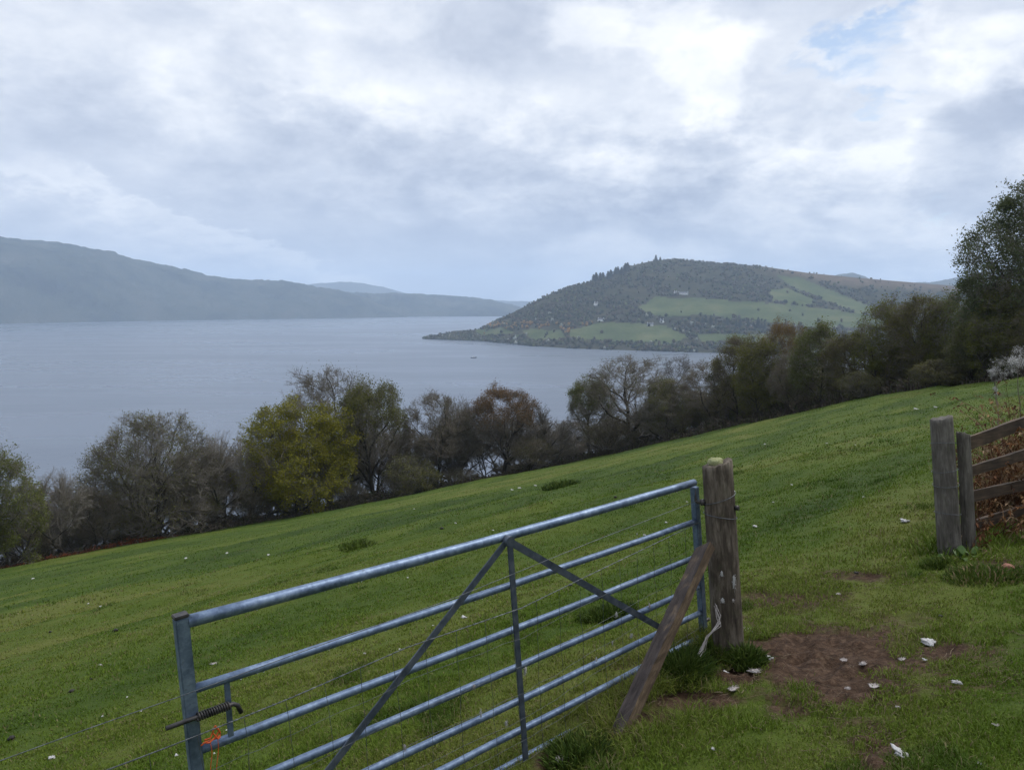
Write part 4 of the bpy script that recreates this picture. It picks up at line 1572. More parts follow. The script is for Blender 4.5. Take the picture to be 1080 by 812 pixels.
def post_mesh(name, L, r, mat, seed, taper=0.97, slant=0.05, sides=36, rows=40, flat=None):
    """rough round timber: local z along the post, 0 at the ground"""
    a = np.arange(sides) * 2 * np.pi / sides
    z = np.linspace(-0.3, L, rows)
    A, Zz = np.meshgrid(a, z, indexing='xy')
    lob = 0.045 * np.sin(2 * A + seed) + 0.03 * np.sin(3 * A + 2 * seed) + 0.05 * (fbm(A * 3.5 + seed * 7, Zz * 0.8 + 5, 3) - .5) * 1.6
    split = 0.07 * np.exp(-(((A - 4.3 - 0.1 * np.sin(Zz * 4)) / 0.07) ** 2)) + 0.05 * np.exp(-(((A - 5.4 + 0.05 * np.sin(Zz * 7)) / 0.06) ** 2))
    rr = r * (1 + lob - split) * (1 + (taper - 1) * Zz / L)
    X, Y = rr * np.cos(A), rr * np.sin(A)
    if flat:
        X = np.sign(np.cos(A)) * np.abs(np.cos(A)) ** 0.45 * flat[0] * (1 + lob * .6)
        Y = np.sign(np.sin(A)) * np.abs(np.sin(A)) ** 0.45 * flat[1] * (1 + lob * .6)
    Zz = Zz.copy()
    Zz[-1] += slant * X[-1] / r + 0.004 * np.sin(2 * a + seed) + 0.004 * np.sin(7 * a)
    v = np.stack([X.ravel(), Y.ravel(), Zz.ravel()], 1)
    idx = np.arange(rows * sides).reshape(rows, sides)
    nx = np.roll(idx, -1, 1)
    q = np.stack([idx[:-1], nx[:-1], nx[1:], idx[1:]], -1).reshape(-1, 4)
    inner = v[idx[-1]].copy()
    inner[:, :2] *= 0.86
    inner[:, 2] += 0.006
    k = len(v)
    cen = inner.mean(0)
    cen[2] -= 0.004
    v = np.concatenate([v, inner, [cen]])
    ii = np.arange(sides) + k
    q2 = np.stack([idx[-1], np.roll(idx[-1], -1), np.roll(ii, -1), ii], -1)
    t = np.stack([ii, np.roll(ii, -1), np.full(sides, k + sides)], -1)
    me = mesh_np(name, v, [np.concatenate([q, q2]), t], [mat], True)
    return me


def aim(o, base, top):
    z = (top - base).normalized()
    x = Vector((1, 0, 0))
    x = (x - z * x.dot(z)).normalized()
    y = z.cross(x)
    m = Matrix((x, y, z)).transposed().to_4x4()
    m.translation = base
    o.matrix_world = m


# hinge post
PB, PT = ground_hit(768, 688), None
_dep = PB.y * math.cos(PITCH) - PB.z * math.sin(PITCH)
PT = un(756, 489, _dep - 0.02)
PL = (PT - PB).length
PR = 15.6 / F_PX * _dep


def lump_mesh(name, seed, mat, sub=3, amp=0.5, flat=0.5, wisps=0, fr=2.2, core=1.0):
    """irregular clump about 1 unit across sitting on z = 0, with thin curling fibres if WISPS"""
    g = random.Random(seed)
    from mathutils import noise as mn
    bm = bmesh.new()
    bmesh.ops.create_icosphere(bm, subdivisions=sub, radius=0.5 * core)
    off = Vector((g.uniform(0, 50), g.uniform(0, 50), g.uniform(0, 50)))
    for v in bm.verts:
        n1 = mn.fractal(v.co / core * fr * 2 + off, 1.0, 2.0, 4)
        n2 = mn.noise(v.co / core * fr * 0.9 + off * 2)
        v.co *= max(.15, 1 + amp * (0.8 * n1 + 0.9 * n2))
        v.co.z = v.co.z * flat + 0.12 * min(1, flat * 2)
    lines = []
    for _ in range(wisps):
        a = g.uniform(0, 6.28)
        rr = g.uniform(.0, .34)
        p = Vector((math.cos(a) * rr, math.sin(a) * rr, (g.uniform(-.25, .4) if flat >= 1 else g.uniform(.02, .22))))
        d = Vector((math.cos(a + g.uniform(-1, 1)), math.sin(a + g.uniform(-1, 1)), g.uniform(-.9, .4) if flat >= 1 else g.uniform(-.15, .5))).normalized()
        L = g.uniform(.12, .36)
        c = Vector((g.gauss(0, 1), g.gauss(0, 1), g.gauss(0, .6) - .5)) * .35
        pts = []
        for k in range(6):
            pts.append(p.copy())
            d = (d + c * .4).normalized()
            p = p + d * L / 5
            if flat < 1:
                p.z = max(p.z, .015)
        w = g.uniform(.008, .026)
        lines.append((pts, [w * (1 - .7 * k / 5) for k in range(6)], 0))
    if lines:
        v, q = tubes(lines, 3)
        vs = [bm.verts.new(x) for x in v]
        for f in q:
            bm.faces.new([vs[t] for t in f])
    return bm_mesh(name, bm, [mat], True)


def build_gate_post():
    t = thing('gate_post', 'stout dark round timber post the steel gate hangs on, with pale moss on top', 'post')
    aim(t, PB, PT)
    link('shaft', post_mesh('post_shaft', PL, PR, M_POST, 1.3, slant=0.02), t)
    mo = link('moss_cap', lump_mesh('moss_cap', 5, M_MOSS, amp=0.35, flat=0.55, fr=4), t, (-0.012, -0.01, PL - 0.004))
    mo.scale = (.09, .085, .115)
    for dz, tilt in ((PL - 0.215, 0.03), (PL - 0.325, -0.02)):
        ring = [Vector((math.cos(a) * PR * 1.09, math.sin(a) * PR * 1.09, dz + tilt * math.cos(a))) for a in np.linspace(0, 2 * math.pi, 33)]
        link('wire_band', tube_me('wire_band', ring, 0.0022, 6, [M_WIRE]), t)
    link('bolt_head', tube_me('bolt_head', [Vector((PR * .90, -PR * .45, PL - .275)), Vector((PR * 1.12, -PR * .6, PL - .275))], 0.016, 8, [M_BLACK]), t)
    hp = link('hinge_pin', tube_me('hinge_pin', [Vector((-PR * .8, -.01, PL - .235)), Vector((-PR - .045, -.01, PL - .235)), Vector((-PR - .055, -.01, PL - .225)), Vector((-PR - .055, -.01, PL - .15))],
                                   0.010, 10, [M_BLACK]), t)
    link('hinge_nut', tube_me('hinge_nut', [Vector((-PR * 1.0, -.01, PL - .235)), Vector((-PR - .026, -.01, PL - .235))], 0.021, 6, [M_BLACK], smooth=False), hp)


build_gate_post()

# leaning timber prop
def build_prop():
    foot = ground_hit(650, 776)
    fd = foot.y * math.cos(PITCH) - foot.z * math.sin(PITCH)
    top = un(744, 578, _dep - PR - 0.06)
    foot = foot - Vector((0, 0, 0.03))
    L = (top - foot).length
    g = random.Random(6)
    bm = bmesh.new()
    w, th = 0.076, 0.070
    rows = 26
    prev = None
    for k in range(rows + 1):
        z = L * k / rows
        ring = []
        for sx, sy in ((-1, -1), (-.35, -1), (.3, -1), (1, -1), (1, .0), (1, 1), (0, 1), (-1, 1), (-1, 0)):
            x = sx * w / 2 + g.uniform(-.0025, .0025)
            y = sy * th / 2 + g.uniform(-.002, .002)
            ring.append(bm.verts.new((x, y, z + (0.03 * sx if k == rows else 0) + (-0.012 * sx if k == 0 else 0))))
        if prev:
            for j in range(len(ring)):
                bm.faces.new((prev[j], prev[(j + 1) % len(ring)], ring[(j + 1) % len(ring)], ring[j]))
        else:
            bm.faces.new(ring[::-1])
        prev = ring
    bm.faces.new(prev)
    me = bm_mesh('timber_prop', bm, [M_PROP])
    o = link('timber_prop', me)
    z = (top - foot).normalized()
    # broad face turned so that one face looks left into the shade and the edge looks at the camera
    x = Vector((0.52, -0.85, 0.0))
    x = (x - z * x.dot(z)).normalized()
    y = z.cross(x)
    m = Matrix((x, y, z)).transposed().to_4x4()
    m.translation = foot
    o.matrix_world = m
    tag(o, 'weathered squared timber leaning as a prop against the mossy gate post', 'timber prop')


build_prop()


# sheep netting strung in front of the gate
def build_wire_fence():
    off = 0.085
    root = thing('wire_fence', 'sagging wire sheep netting strung along the near side of the steel gate', 'wire fence', gp(300, 736, off))
    org = root.location.copy()
    top = [gp(-60, 822, off), gp(0, 802, off), gp(96, 767, off), gp(193, 733, off), gp(310, 690, off), gp(478, 631, off), gp(620, 573, off), gp(738, 527, off)]
    low = [gp(-60, 872, off), gp(112, 812, off), gp(160, 794, off), gp(209, 775, off), gp(306, 736, off), gp(428, 683, off), gp(550, 641, off), gp(620, 607, off), gp(737, 551, off)]

    def extend(p):
        return [p[0] + (p[0] - p[1]).normalized() * 3.0] + p
    def dense(p, k=12):
        out = []
        for a, b in zip(p, p[1:]):
            out += [a.lerp(b, i / k) for i in range(k)]
        return out + [p[-1]]
    link('strand', tube_me('strand', dense(extend(top), 6), 0.0015, 6, [M_WIRE], org), root)
    lowd = dense(extend(low), 40)
    # two twisted wires
    for ph in (0, math.pi):
        tw = [p + (NRM * math.cos(i * 1.3 + ph) + Vector((0, 0, 1)) * math.sin(i * 1.3 + ph)) * 0.0017 for i, p in enumerate(lowd)]
        link('top_wire', tube_me('top_wire', tw, 0.0014, 5, [M_WIRE], org), root)
    lines = []
    g = random.Random(12)
    # stays hanging from the top wire and the wires between them
    acc, stays = 0.0, []
    for a, b in zip(lowd, lowd[1:]):
        acc += (b - a).length
        if acc > 0.152:
            acc = 0
            stays.append(b)
    for s in stays:
        n_ = 9
        p0 = s
        lean = g.uniform(-.03, .03)
        pts = []
        for k in range(n_):
            q = p0 + DOWN * (0.80 * k / (n_ - 1)) + T_ * (lean * k / n_ + g.uniform(-.004, .004)) + NRM * g.uniform(-.006, .006)
            pts.append(q - org)
        lines.append((pts, [0.0011] * n_, 0))
    for dz in (.15, .30, .44, .57, .69, .80):
        pts = [p + DOWN * (dz + g.uniform(-.006, .006)) + NRM * g.uniform(-.005, .005) - org for p in lowd[::8]]
        lines.append((pts, [0.0010] * len(pts), 0))
    v, q = tubes(lines, 4)
    link('netting', mesh_np('netting', v, [q], [M_WIRE], True), root)


build_wire_fence()


def build_twine():
    o0 = 0.026
    root = thing('baler_twine', 'loop of bright orange baler twine knotted round the gate rail by the latch', 'twine', gp(222, 783, o0))
    org = root.location.copy()
    P = lambda x, y, k=0.0: gp(x, y, o0 + k)
    loops = [[P(212, 786), P(217, 782, .01), P(223, 780), P(229, 778, .008), P(233, 774), P(230, 768, .01), P(226, 768), P(222, 778, .008), P(213, 781)],
             [P(214, 783, .005), P(221, 783, .012), P(228, 776, .006), P(231, 770, .004), P(227, 765, .012), P(224, 772, .006), P(230, 779, .01), P(233, 776)]]
    for l in loops:
        pts = []
        for a, b in zip(l, l[1:]):
            pts += [a.lerp(b, i / 4) for i in range(4)]
        link('loop', tube_me('loop', pts, 0.0027, 6, [M_TWINE], org), root)
    for x0, y0, x1, y1 in ((229, 775, 230, 830), (222, 783, 224, 826)):
        pts = [P(x0 + (x1 - x0) * t + math.sin(t * 7) * 1.2, y0 + (y1 - y0) * t) for t in np.linspace(0, 1, 10)]
        link('loose_end', tube_me('loose_end', pts, 0.0014, 5, [M_TWINE], org), root)


build_twine()

# round grey post and the old wooden gate on the right
def post_at(px, py, px_top, py_top, r_px, mat, seed, name, label, cat, flat=None, dd=0.0, slant=0.05):
    b = ground_hit(px, py)
    dep = b.y * math.cos(PITCH) - b.z * math.sin(PITCH) + dd
    b = un(px, py, dep)
    tp = un(px_top, py_top, dep)
    L = (tp - b).length
    r = r_px / F_PX * dep
    fl = (r, flat * r) if flat else None
    o = link(name, post_mesh(name, L, r, mat, seed, slant=slant, flat=fl))
    aim(o, b, tp)
    return o, dep


_o, QD = post_at(1002, 583, 993, 441, 10.6, M_POSTGREY, 2.7, 'fence_post', '', '', slant=0.015)
tag(_o, 'thick weathered grey round post standing at the end of the old wooden gate', 'post')

_r = 11.2 / F_PX * QD
for _z in (.34, .58, .70, .93):
    _ring = [Vector((math.cos(a) * _r * 1.10, math.sin(a) * _r * 1.10, _z + .012 * math.cos(a + _z * 9))) for a in np.linspace(0, 2 * math.pi, 33)]
    link('wire_band', tube_me('wire_band', _ring, 0.0024, 6, [M_WIRE]), _o)


def build_wooden_gate():
    b = un(1022, 570, QD + 0.02)
    root = thing('wooden_gate', 'old broken wooden gate with weathered brown boards, dead bracken behind it', 'gate', b)
    org = b.copy()
    dep = QD + 0.02
    st = link('stile', post_mesh('stile', (un(1016, 458, dep) - b).length, 7.0 / F_PX * dep, M_POSTGREY, 4.4, flat=(7.0 / F_PX * dep, 0.035), slant=0.02), root)
    zt = (un(1016, 458, dep) - b).normalized()
    st.rotation_euler = zt.to_track_quat('Z', 'Y').to_euler()
    d0, d1 = dep + 0.01, dep + 0.35
    for y0, y1, hw in ((467.5, 446, .058), (497, 479, .046), (523, 511, .050), (555, 537, .044)):
        a, c = un(1013, y0 + 3.2, d0 + .045), un(1080, y1, d1 + .045)
        dr = (c - a).normalized()
        e = a + dr * 2.3
        o = link('rail', None or plank(a, e, hw * 2, 0.026, org), root)


def plank(a, b, w, t, org):
    d = (b - a).normalized()
    L = (b - a).length
    up = Vector((0, 0, 1))
    up = (up - d * up.dot(d)).normalized()
    nn = d.cross(up)
    bm = bmesh.new()
    prev = None
    g = random.Random(int(a.z * 1000))
    k = 22
    for i in range(k + 1):
        c = a + d * L * i / k - org
        ring = []
        for sw, st_ in ((-1, -1), (0, -1), (1, -1), (1, 1), (0, 1), (-1, 1)):
            ring.append(bm.verts.new(c + up * (sw * w / 2 + g.uniform(-.004, .004)) + nn * (st_ * t / 2 + g.uniform(-.0015, .0015))))
        if prev:
            for j in range(6):
                bm.faces.new((prev[j], prev[(j + 1) % 6], ring[(j + 1) % 6], ring[j]))
        else:
            bm.faces.new(ring[::-1])
        prev = ring
    bm.faces.new(prev)
    return bm_mesh('plank', bm, [M_BOARD2])


def board_mat():
    """weathered board, grain along the world x direction of the boards"""
    m, n, b = new_mat('board_grain')
    tc = n.new('ShaderNodeTexCoord')
    p = tc.outputs['Object']
    g1 = n.noise(n.mapping(p, scale=(1.2, 1.2, 16), rot=(0, R(12), 0)), 3.5, 7, 0.7, 0.3)
    g2 = n.noise(p, 4, 5, 0.6)
    f = n.m('ADD', n.m('MULTIPLY', g1, 0.6), n.m('MULTIPLY', g2, 0.4))
    n.put(b.inputs['Base Color'], n.ramp(f, [(0.34, (.016, .011, .007)), (0.5, (.062, .040, .025)), (0.68, (.16, .105, .064))]))
    b.inputs['Roughness'].default_value = 0.88
    bump(n, b, g1, 0.6, 0.006)
    return m


M_BOARD2 = board_mat()
build_wooden_gate()


def build_bracken():
    """collapsed dead bracken and bramble stems filling the space behind the wooden gate"""
    g = np.random.default_rng(31)
    lines = []
    rr = random.Random(31)
    V, F, Cc, off = [], [], [], 0
    n = 1400
    base_d = QD
    for i in range(n):
        low = i % 17 == 0
        px = rr.uniform(1032, 1230) if low else rr.uniform(1040, 1230)
        dep = base_d - rr.random() * .35 if low else base_d + 0.42 + rr.random() ** 1.4 * 1.5
        x = (px - CX) / F_PX * dep
        y = dep / math.cos(PITCH) + 0.0
        z = float(gz(x, y, False))
        rise = 0.35 + 0.75 * sstep(px, 1024, 1062) * rr.uniform(0.5, 1.05)
        d = Vector((abs(rr.gauss(0, .25)) - .05, rr.gauss(0, .25), 1)).normalized()
        L = float(rise) * rr.uniform(.6, 1.35) * (.38 if low else 1)
        pts = []
        p = Vector((x, y, z - .03))
        bend = Vector((rr.gauss(.3, .6), rr.gauss(0, .8), -rr.uniform(0, 1.6))) * .22
        k = 7
        for j in range(k):
            pts.append(p.copy())
            d = (d + bend * (0.5 if j < 3 else 1.3)).normalized()
            p = p + d * L / (k - 1)
        r0 = rr.uniform(.0022, .0055)
        v, q = tubes([(pts, [r0 * (1 - .7 * j / k) for j in range(k)], 0)], 4)
        c = rr.choice([(.16, .075, .032), (.12, .055, .028), (.22, .13, .065), (.085, .042, .024), (.26, .18, .11)])
        V.append(v); F.append(q + off); Cc.append(np.tile(np.array(c) * rr.uniform(.6, 1.2), (len(v), 1))); off += len(v)
        # curled dead pinnae along the frond
        m = rr.randint(10, 26)
        for _ in range(m):
            jj = rr.randint(2, k - 1)
            q0 = pts[jj] + Vector((rr.gauss(0, .01), rr.gauss(0, .01), rr.gauss(0, .01)))
            dd = Vector((rr.gauss(0, 1), rr.gauss(0, 1), rr.gauss(-.4, .6))).normalized()
            ln = rr.uniform(.02, .055)
            sd = dd.cross(Vector((rr.gauss(0, 1), rr.gauss(0, 1), rr.gauss(0, 1)))).normalized() * ln * .2
            vv = np.array([q0, q0 + dd * ln * .5 + sd, q0 + dd * ln + Vector((0, 0, -ln * .3)), q0 + dd * ln * .5 - sd])
            V.append(vv); F.append(np.array([[0, 1, 2, 3]]) + off); Cc.append(np.tile(np.array(c) * rr.uniform(.5, 1.4), (4, 1))); off += 4
    me = mesh_np('dead_bracken', np.concatenate(V), [np.concatenate(F)], [attr_mat('dead_bracken', rough=.85, spec=.1, trans=.15)], False, attrs={'tint': np.concatenate(Cc)})
    tag(link('dead_bracken', me), kind='stuff')


build_bracken()


def whip(px, py0, px1, py1, dep, r, label):
    a, b = un(px, py0, dep), un(px1, py1, dep)
    g = random.Random(px)
    pts = [a.lerp(b, t) + Vector((g.gauss(0, .006), g.gauss(0, .006), 0)) for t in np.linspace(0, 1, 12)]
    lines = [(pts, [r * (1 - .6 * i / 11) for i in range(12)], 0)]
    for i in range(3, 11):
        d = Vector((g.gauss(0, 1), g.gauss(0, .6), .9)).normalized()
        q = [pts[i] + d * .22 * g.random() * t for t in (0, .5, 1)]
        lines.append((q, [r * .4, r * .3, r * .2], 0))
    v, q = tubes(lines, 5)
    o = link('bare_whip', mesh_np('bare_whip', v, [q], [M_TWIG_RED], True))
    tag(o, label, 'young tree')


whip(1056, 470, 1049, 402, QD + 1.6, .006, 'thin bare whip rising out of the bracken on the left')
whip(1078, 460, 1071, 385, QD + 1.8, .006, 'taller bare whip rising out of the bracken near the right edge')


# broad-leaved weeds at the foot of the posts
def weed(px, py, size, n, seed, label, name='dock_plant'):
    p = ground_hit(px, py)
    rr = random.Random(seed)
    t = thing(name, label, 'weed', p)
    for i in range(n):
        a = rr.uniform(0, 6.28)
        el = rr.uniform(.5, 1.3)
        L = size * rr.uniform(.6, 1.1)
        d = Vector((math.cos(a) * math.cos(el), math.sin(a) * math.cos(el), math.sin(el)))
        s = Vector((-math.sin(a), math.cos(a), 0))
        bm = bmesh.new()
        prev = None
        for k in range(8):
            f = k / 7
            c = d * L * f + Vector((0, 0, -.55 * L * f * f)) * math.cos(el)
            w = L * .19 * math.sin(math.pi * min(1, f * .93 + .05)) ** .8 * (1.1 if f > .25 else .25)
            row = [bm.verts.new(c - s * w + Vector((0, 0, w * .3))), bm.verts.new(c), bm.verts.new(c + s * w + Vector((0, 0, w * .3)))]
            if prev:
                for j in range(2):
                    bm.faces.new((prev[j], prev[j + 1], row[j + 1], row[j]))
            prev = row
        link('leaf', bm_mesh('dock_leaf', bm, [M_DOCK], True), t)


M_DOCK = simple_mat('dock_leaf', [(.030, .06, .010), (.060, .11, .020), (.11, .16, .04)], 14, 0.5)
weed(1012, 590, .15, 9, 1, 'broad-leaved green weed at the foot of the grey round post')
weed(1026, 588, .13, 7, 2, 'green weed under the lowest board of the wooden gate')
weed(992, 592, .09, 6, 3, 'little weed left of the grey round post')


def tussock(px, py, wpx, hpx, n, seed, label, cols, name='grass_tussock'):
    p = ground_hit(px, py)
    dep = p.y * math.cos(PITCH) - p.z * math.sin(PITCH)
    w, h = wpx / F_PX * dep / 2, hpx / F_PX * dep
    g = np.random.default_rng(seed)
    rad = np.sqrt(g.random(n)) * w
    a = g.uniform(0, 6.28, n)
    x, y = rad * np.cos(a), rad * np.sin(a)
    z = gz(p.x + x, p.y + y) - p.z - .01
    L = h * g.uniform(.5, 1.35, n) * (1 - .55 * (rad / w) ** 2)
    th = g.uniform(0, 6.28, n)
    bw = np.maximum(.0022, .0011 * dep) * g.uniform(.6, 1.3, n)
    lx = x / w * L * g.uniform(.2, .9, n) + g.normal(0, .25, n) * L
    ly = y / w * L * g.uniform(.2, .9, n) + g.normal(0, .25, n) * L
    P = np.empty((n, 5, 3), np.float32)
    sx, sy = np.cos(th) * bw, np.sin(th) * bw
    P[:, 0] = np.stack([x - sx, y - sy, z], 1)
    P[:, 1] = np.stack([x + sx, y + sy, z], 1)
    P[:, 2] = np.stack([x + lx * .4 + sx * .8, y + ly * .4 + sy * .8, z + L * .6], 1)
    P[:, 3] = np.stack([x + lx * .4 - sx * .8, y + ly * .4 - sy * .8, z + L * .6], 1)
    P[:, 4] = np.stack([x + lx, y + ly, z + L * g.uniform(.7, 1, n)], 1)
    i = np.arange(n)[:, None] * 5
    c = np.array(cols)[g.integers(0, len(cols), n)] * g.uniform(.7, 1.3, (n, 1))
    me = mesh_np(name, P.reshape(-1, 3), [i + np.array([[0, 1, 2, 3]]), i + np.array([[3, 2, 4]])], [M_TUSS], False, attrs={'tint': np.repeat(c, 5, 0)})
    tag(link(name, me, None, p), label, 'grass tuft')


M_TUSS = attr_mat('tussock_blades', trans=0.2)
DG = [(.030, .056, .008), (.048, .078, .011), (.070, .10, .018)]
BG = [(.060, .090, .014), (.085, .115, .020), (.050, .078, .011)]
tussock(591, 514, 40, 8, 700, 1, 'dark green rush tussock alone in the middle of the field', DG)
tussock(377, 576, 40, 5, 380, 2, 'brownish tussock left of centre in the field, above the gate', BG)
tussock(640, 650, 60, 14, 1200, 3, 'dark green tussock seen through the gate near its prop', DG)
tussock(715, 712, 66, 28, 2400, 4, 'lush dark tuft between the timber prop and the gate post', DG)
tussock(612, 797, 80, 17, 1500, 5, 'long dark grass tuft at the foot of the timber prop', DG)
tussock(786, 697, 40, 20, 1100, 6, 'tuft of dark grass on the right of the mossy gate post', DG)
tussock(752, 692, 40, 20, 1100, 12, 'tuft of dark grass hiding the foot of the mossy gate post', DG)
tussock(655, 778, 34, 9, 700, 7, 'yellowish dry tuft right at the foot of the prop', [(.12, .10, .035), (.16, .13, .05), (.08, .085, .02)])
tussock(1045, 606, 90, 10, 1500, 8, 'straggly mixed grass under the old wooden gate', DG + BG + [(.2, .15, .08)])
tussock(990, 596, 34, 10, 700, 9, 'grass tuft at the foot of the grey round post', DG + BG)

# ------------------------------------------------------------------ wool, dung and other small things
WOOL = [lump_mesh('wool', 40 + k, M_WOOL, 3, 1.0, .36, 60, core=.85) for k in range(4)]
WOOLG = [lump_mesh('wool', 60 + k, M_WOOLGREY, 3, 1.1, .22, 70, core=.75) for k in range(3)]


def on_ground(name, me, px, py, wpx, label, cat, group, asp=(1, 1, 1), rot=None):
    p = ground_hit(px, py)
    dep = p.y * math.cos(PITCH) - p.z * math.sin(PITCH)
    s = wpx / F_PX * dep / 1.45
    o = link(name, me, None, p + Vector((0, 0, .012)))
    o.scale = (s * asp[0], s * asp[1], s * asp[2])
    o.rotation_euler = (0, 0, random.uniform(-.5, .5) if rot is None else rot)
    return tag(o, label, cat, group)


GW = 'tufts of wool on the ground'
for i, (px, py, w, lab, grey, asp) in enumerate([
        (949, 797, 18, 'big white wool tuft at the near end of the mud patch', 0, (.9, 1.6, 1)),
        (979, 680, 20, 'star-shaped white wool tuft right of the mud patch', 0, (1, .8, 1)),
        (1009, 722, 13, 'small bright wool tuft with a tail on the thin mud to the right', 0, (1, .7, 1)),
        (890, 698, 14, 'flat grey wool scrap in the middle of the mud patch', 1, (1, .7, .8)),
        (910, 702, 15, 'flat grey wool scrap just right of the one amid the mud', 1, (1, .6, .8)),
        (951, 697, 14, 'long thin grey wool scrap between mud patch and star-shaped tuft', 1, (1, .5, .8)),
        (975, 698, 6, 'tiny wool ball below the star-shaped tuft', 0, (1, 1, 1)),
        (894, 728, 10, 'yellowish wool scrap at the lower edge of the mud patch', 1, (1, .8, .8)),
        (922, 725, 18, 'spread crumbs of grey wool at the lower edge of the mud patch', 1, (1, .7, .5)),
        (947, 748, 8, 'little pinkish wool scrap on the mud above the big white tuft', 1, (1, .8, .8)),
        (1051, 767, 12, 'dim grey wool tuft sunk in the grass near the right edge', 1, (1, .7, .5)),
        (1032, 808, 8, 'small white wool tuft at the bottom edge of the view', 0, (1, 1, 1)),
        (954, 551, 13, 'white wool tuft lying in the turf left of the grey round post', 0, (1, .7, .9)),
        (884, 628, 8, 'pinkish wool scrap on the thin mud track in mid-field', 1, (1, .8, .8)),
        (789, 667, 14, 'white wool tuft just right of the mossy gate post', 0, (1, .9, 1.2)),
        (811, 696, 11, 'bright wool tuft between the gate post and the mud patch', 0, (1, 1, 1.1)),
        (796, 710, 22, 'long dirty fleece scrap on the mud right of the gate post', 1, (1, .5, .7)),
        (773, 728, 20, 'dirty fleece scrap on the mud in front of the gate post', 1, (1, .5, .7)),
        (765, 711, 8, 'small wool scrap on the mud close to the foot of the gate post', 0, (1, .8, .8)),
        (752, 792, 6, 'tiny wool speck in the grass at the bottom, right of the prop', 0, (1, 1, 1)),
        (590, 803, 14, 'dirty wool half hidden in long grass at the bottom edge', 1, (1, 1, 1.4)),
        (489, 652, 8, 'white wool tuft seen between the two upper rails of the gate', 0, (1, .8, .8)),
        (483, 689, 9, 'wool tuft seen just above the third rail of the gate', 0, (1, .6, .8)),
        (55, 800, 8, 'white wool tuft at the lower left by the wire', 0, (1, 1.2, 1)),
        (186, 798, 5, 'tiny round wool ball just left of the latch stile', 0, (1, 1, 1)),
        (226, 701, 13, 'flat straw-coloured wool scrap seen above the latch', 1, (1, .5, .6)),
        (106, 702, 6, 'wool speck beside dark dung on the left slope', 0, (1, .7, .8))]):
    on_ground('wool_tuft', (WOOLG if grey else WOOL)[i % 3], px, py, w, lab, 'wool', GW, asp)
for px, py, w in ((106, 640, 3.5), (93, 637, 3), (196, 589, 4), (548, 515, 5), (540, 517, 4), (966, 432, 6), (987, 430, 5), (796, 556, 6), (610, 510, 3), (872, 468, 3), (680, 565, 4),
                  (911, 525, 4), (835, 512, 3.5), (902, 470, 3), (430, 610, 3), (520, 560, 3.5)):
    on_ground('wool_tuft', WOOL[px % 3], px, py, w, 'small white fleck of wool lying on the open turf of the field', 'wool', 'wool flecks on the field')

_g2 = random.Random(99)
for _ in range(48):
    px, py = _g2.uniform(10, 1070), _g2.uniform(440, 800)
    if py < np.interp(px, [0, 300, 560, 740, 900, 1080], [615, 560, 508, 468, 432, 412]) or (px > 640 and py > 560):
        continue
    on_ground('wool_tuft', WOOL[_ % 3], px, py, _g2.uniform(2.4, 4.2), 'small white fleck of wool lying on the open turf of the field', 'wool', 'wool flecks on the field')

DUNG = [lump_mesh('dung', 80 + k, M_DUNG, 2, .5, .6, 0, 3.5) for k in range(2)]
for i, (px, py, w, lab) in enumerate([(122, 666, 8, 'dark dung lump left of the top corner of the gate'), (76, 730, 8, 'black dung lump low on the left slope'), (96, 717, 4, 'small dark dung pellet on the left slope'),
                                      (466, 558, 6, 'dark dung lump in the turf just above the top gate rail'), (504, 610, 6, 'dark dung lump right above the second gate rail'), (649, 525, 5, 'dark dung lump above the hinge end of the gate'),
                                      (602, 619, 7, 'dark dung lump seen through the gate right of its upright'), (53, 667, 4, 'small dung pellet high on the left slope'), (903, 606, 7, 'dark clod at the end of the mud track'),
                                      (12, 780, 10, 'dark earth clod at the lower left edge'), (992, 652, 7, 'blue-black clod in the grass above the star-shaped wool')]):
    on_ground('dung', DUNG[i % 2], px, py, w, lab, 'dung', 'dung and clods on the field')

M_BRICK = simple_mat('broken_brick', [(.14, .06, .04), (.24, .11, .075), (.30, .17, .12)], 18, .9, bmp=.6)
on_ground('broken_brick', lump_mesh('broken_brick', 91, M_BRICK, 3, .25, .6, 0, 3), 1063, 601, 17, 'broken reddish brick lying under the old wooden gate', 'brick', None)

# straw and dead twigs trampled on the mud
def build_litter():
    g = np.random.default_rng(77)
    lines = []
    rr = random.Random(77)
    for _ in range(420):
        cx, cy, sx, sy, a = rr.choice(MUD[:12])
        px, py = cx + rr.gauss(0, sx * .7), cy + rr.gauss(0, sy * .7)
        if py > 811 or px > 1085:
            continue
        d = pdir(px, py)
        t = -1.0 / 1
        p = ground_cache(px, py)
        if p is None:
            continue
        an = rr.uniform(0, 6.28)
        L = rr.uniform(.02, .08)
        e = Vector((math.cos(an), math.sin(an), 0)) * L
        pts = []
        for k in range(4):
            q = p + e * (k / 3) + Vector((rr.gauss(0, .004), rr.gauss(0, .004), 0))
            q.z = float(gz(q.x, q.y)) + .006 + rr.random() * .006
            pts.append(q)
        lines.append((pts, [rr.uniform(.0009, .0018)] * 4, 0))
    v, q = tubes(lines, 4)
    me = mesh_np('straw_litter', v, [q], [simple_mat('straw', [(.06, .04, .025), (.12, .085, .055), (.20, .155, .10)], 3, .9)], True)
    tag(link('straw_litter', me), kind='stuff')


def ground_cache(px, py):
    p = ground_hit(px, py, 2.0, 12.0)
    return p if p.length < 11.5 else None


build_litter()

# wool caught on the gate and the post
GG = 'wool caught on the gate'
SNAG = []
for k in range(3):
    SNAG.append(lump_mesh('snagged_wool', 100 + k, M_WOOL if k else M_WOOLGREY, 3, .8, 1.0, 60, 2.0, core=.45))


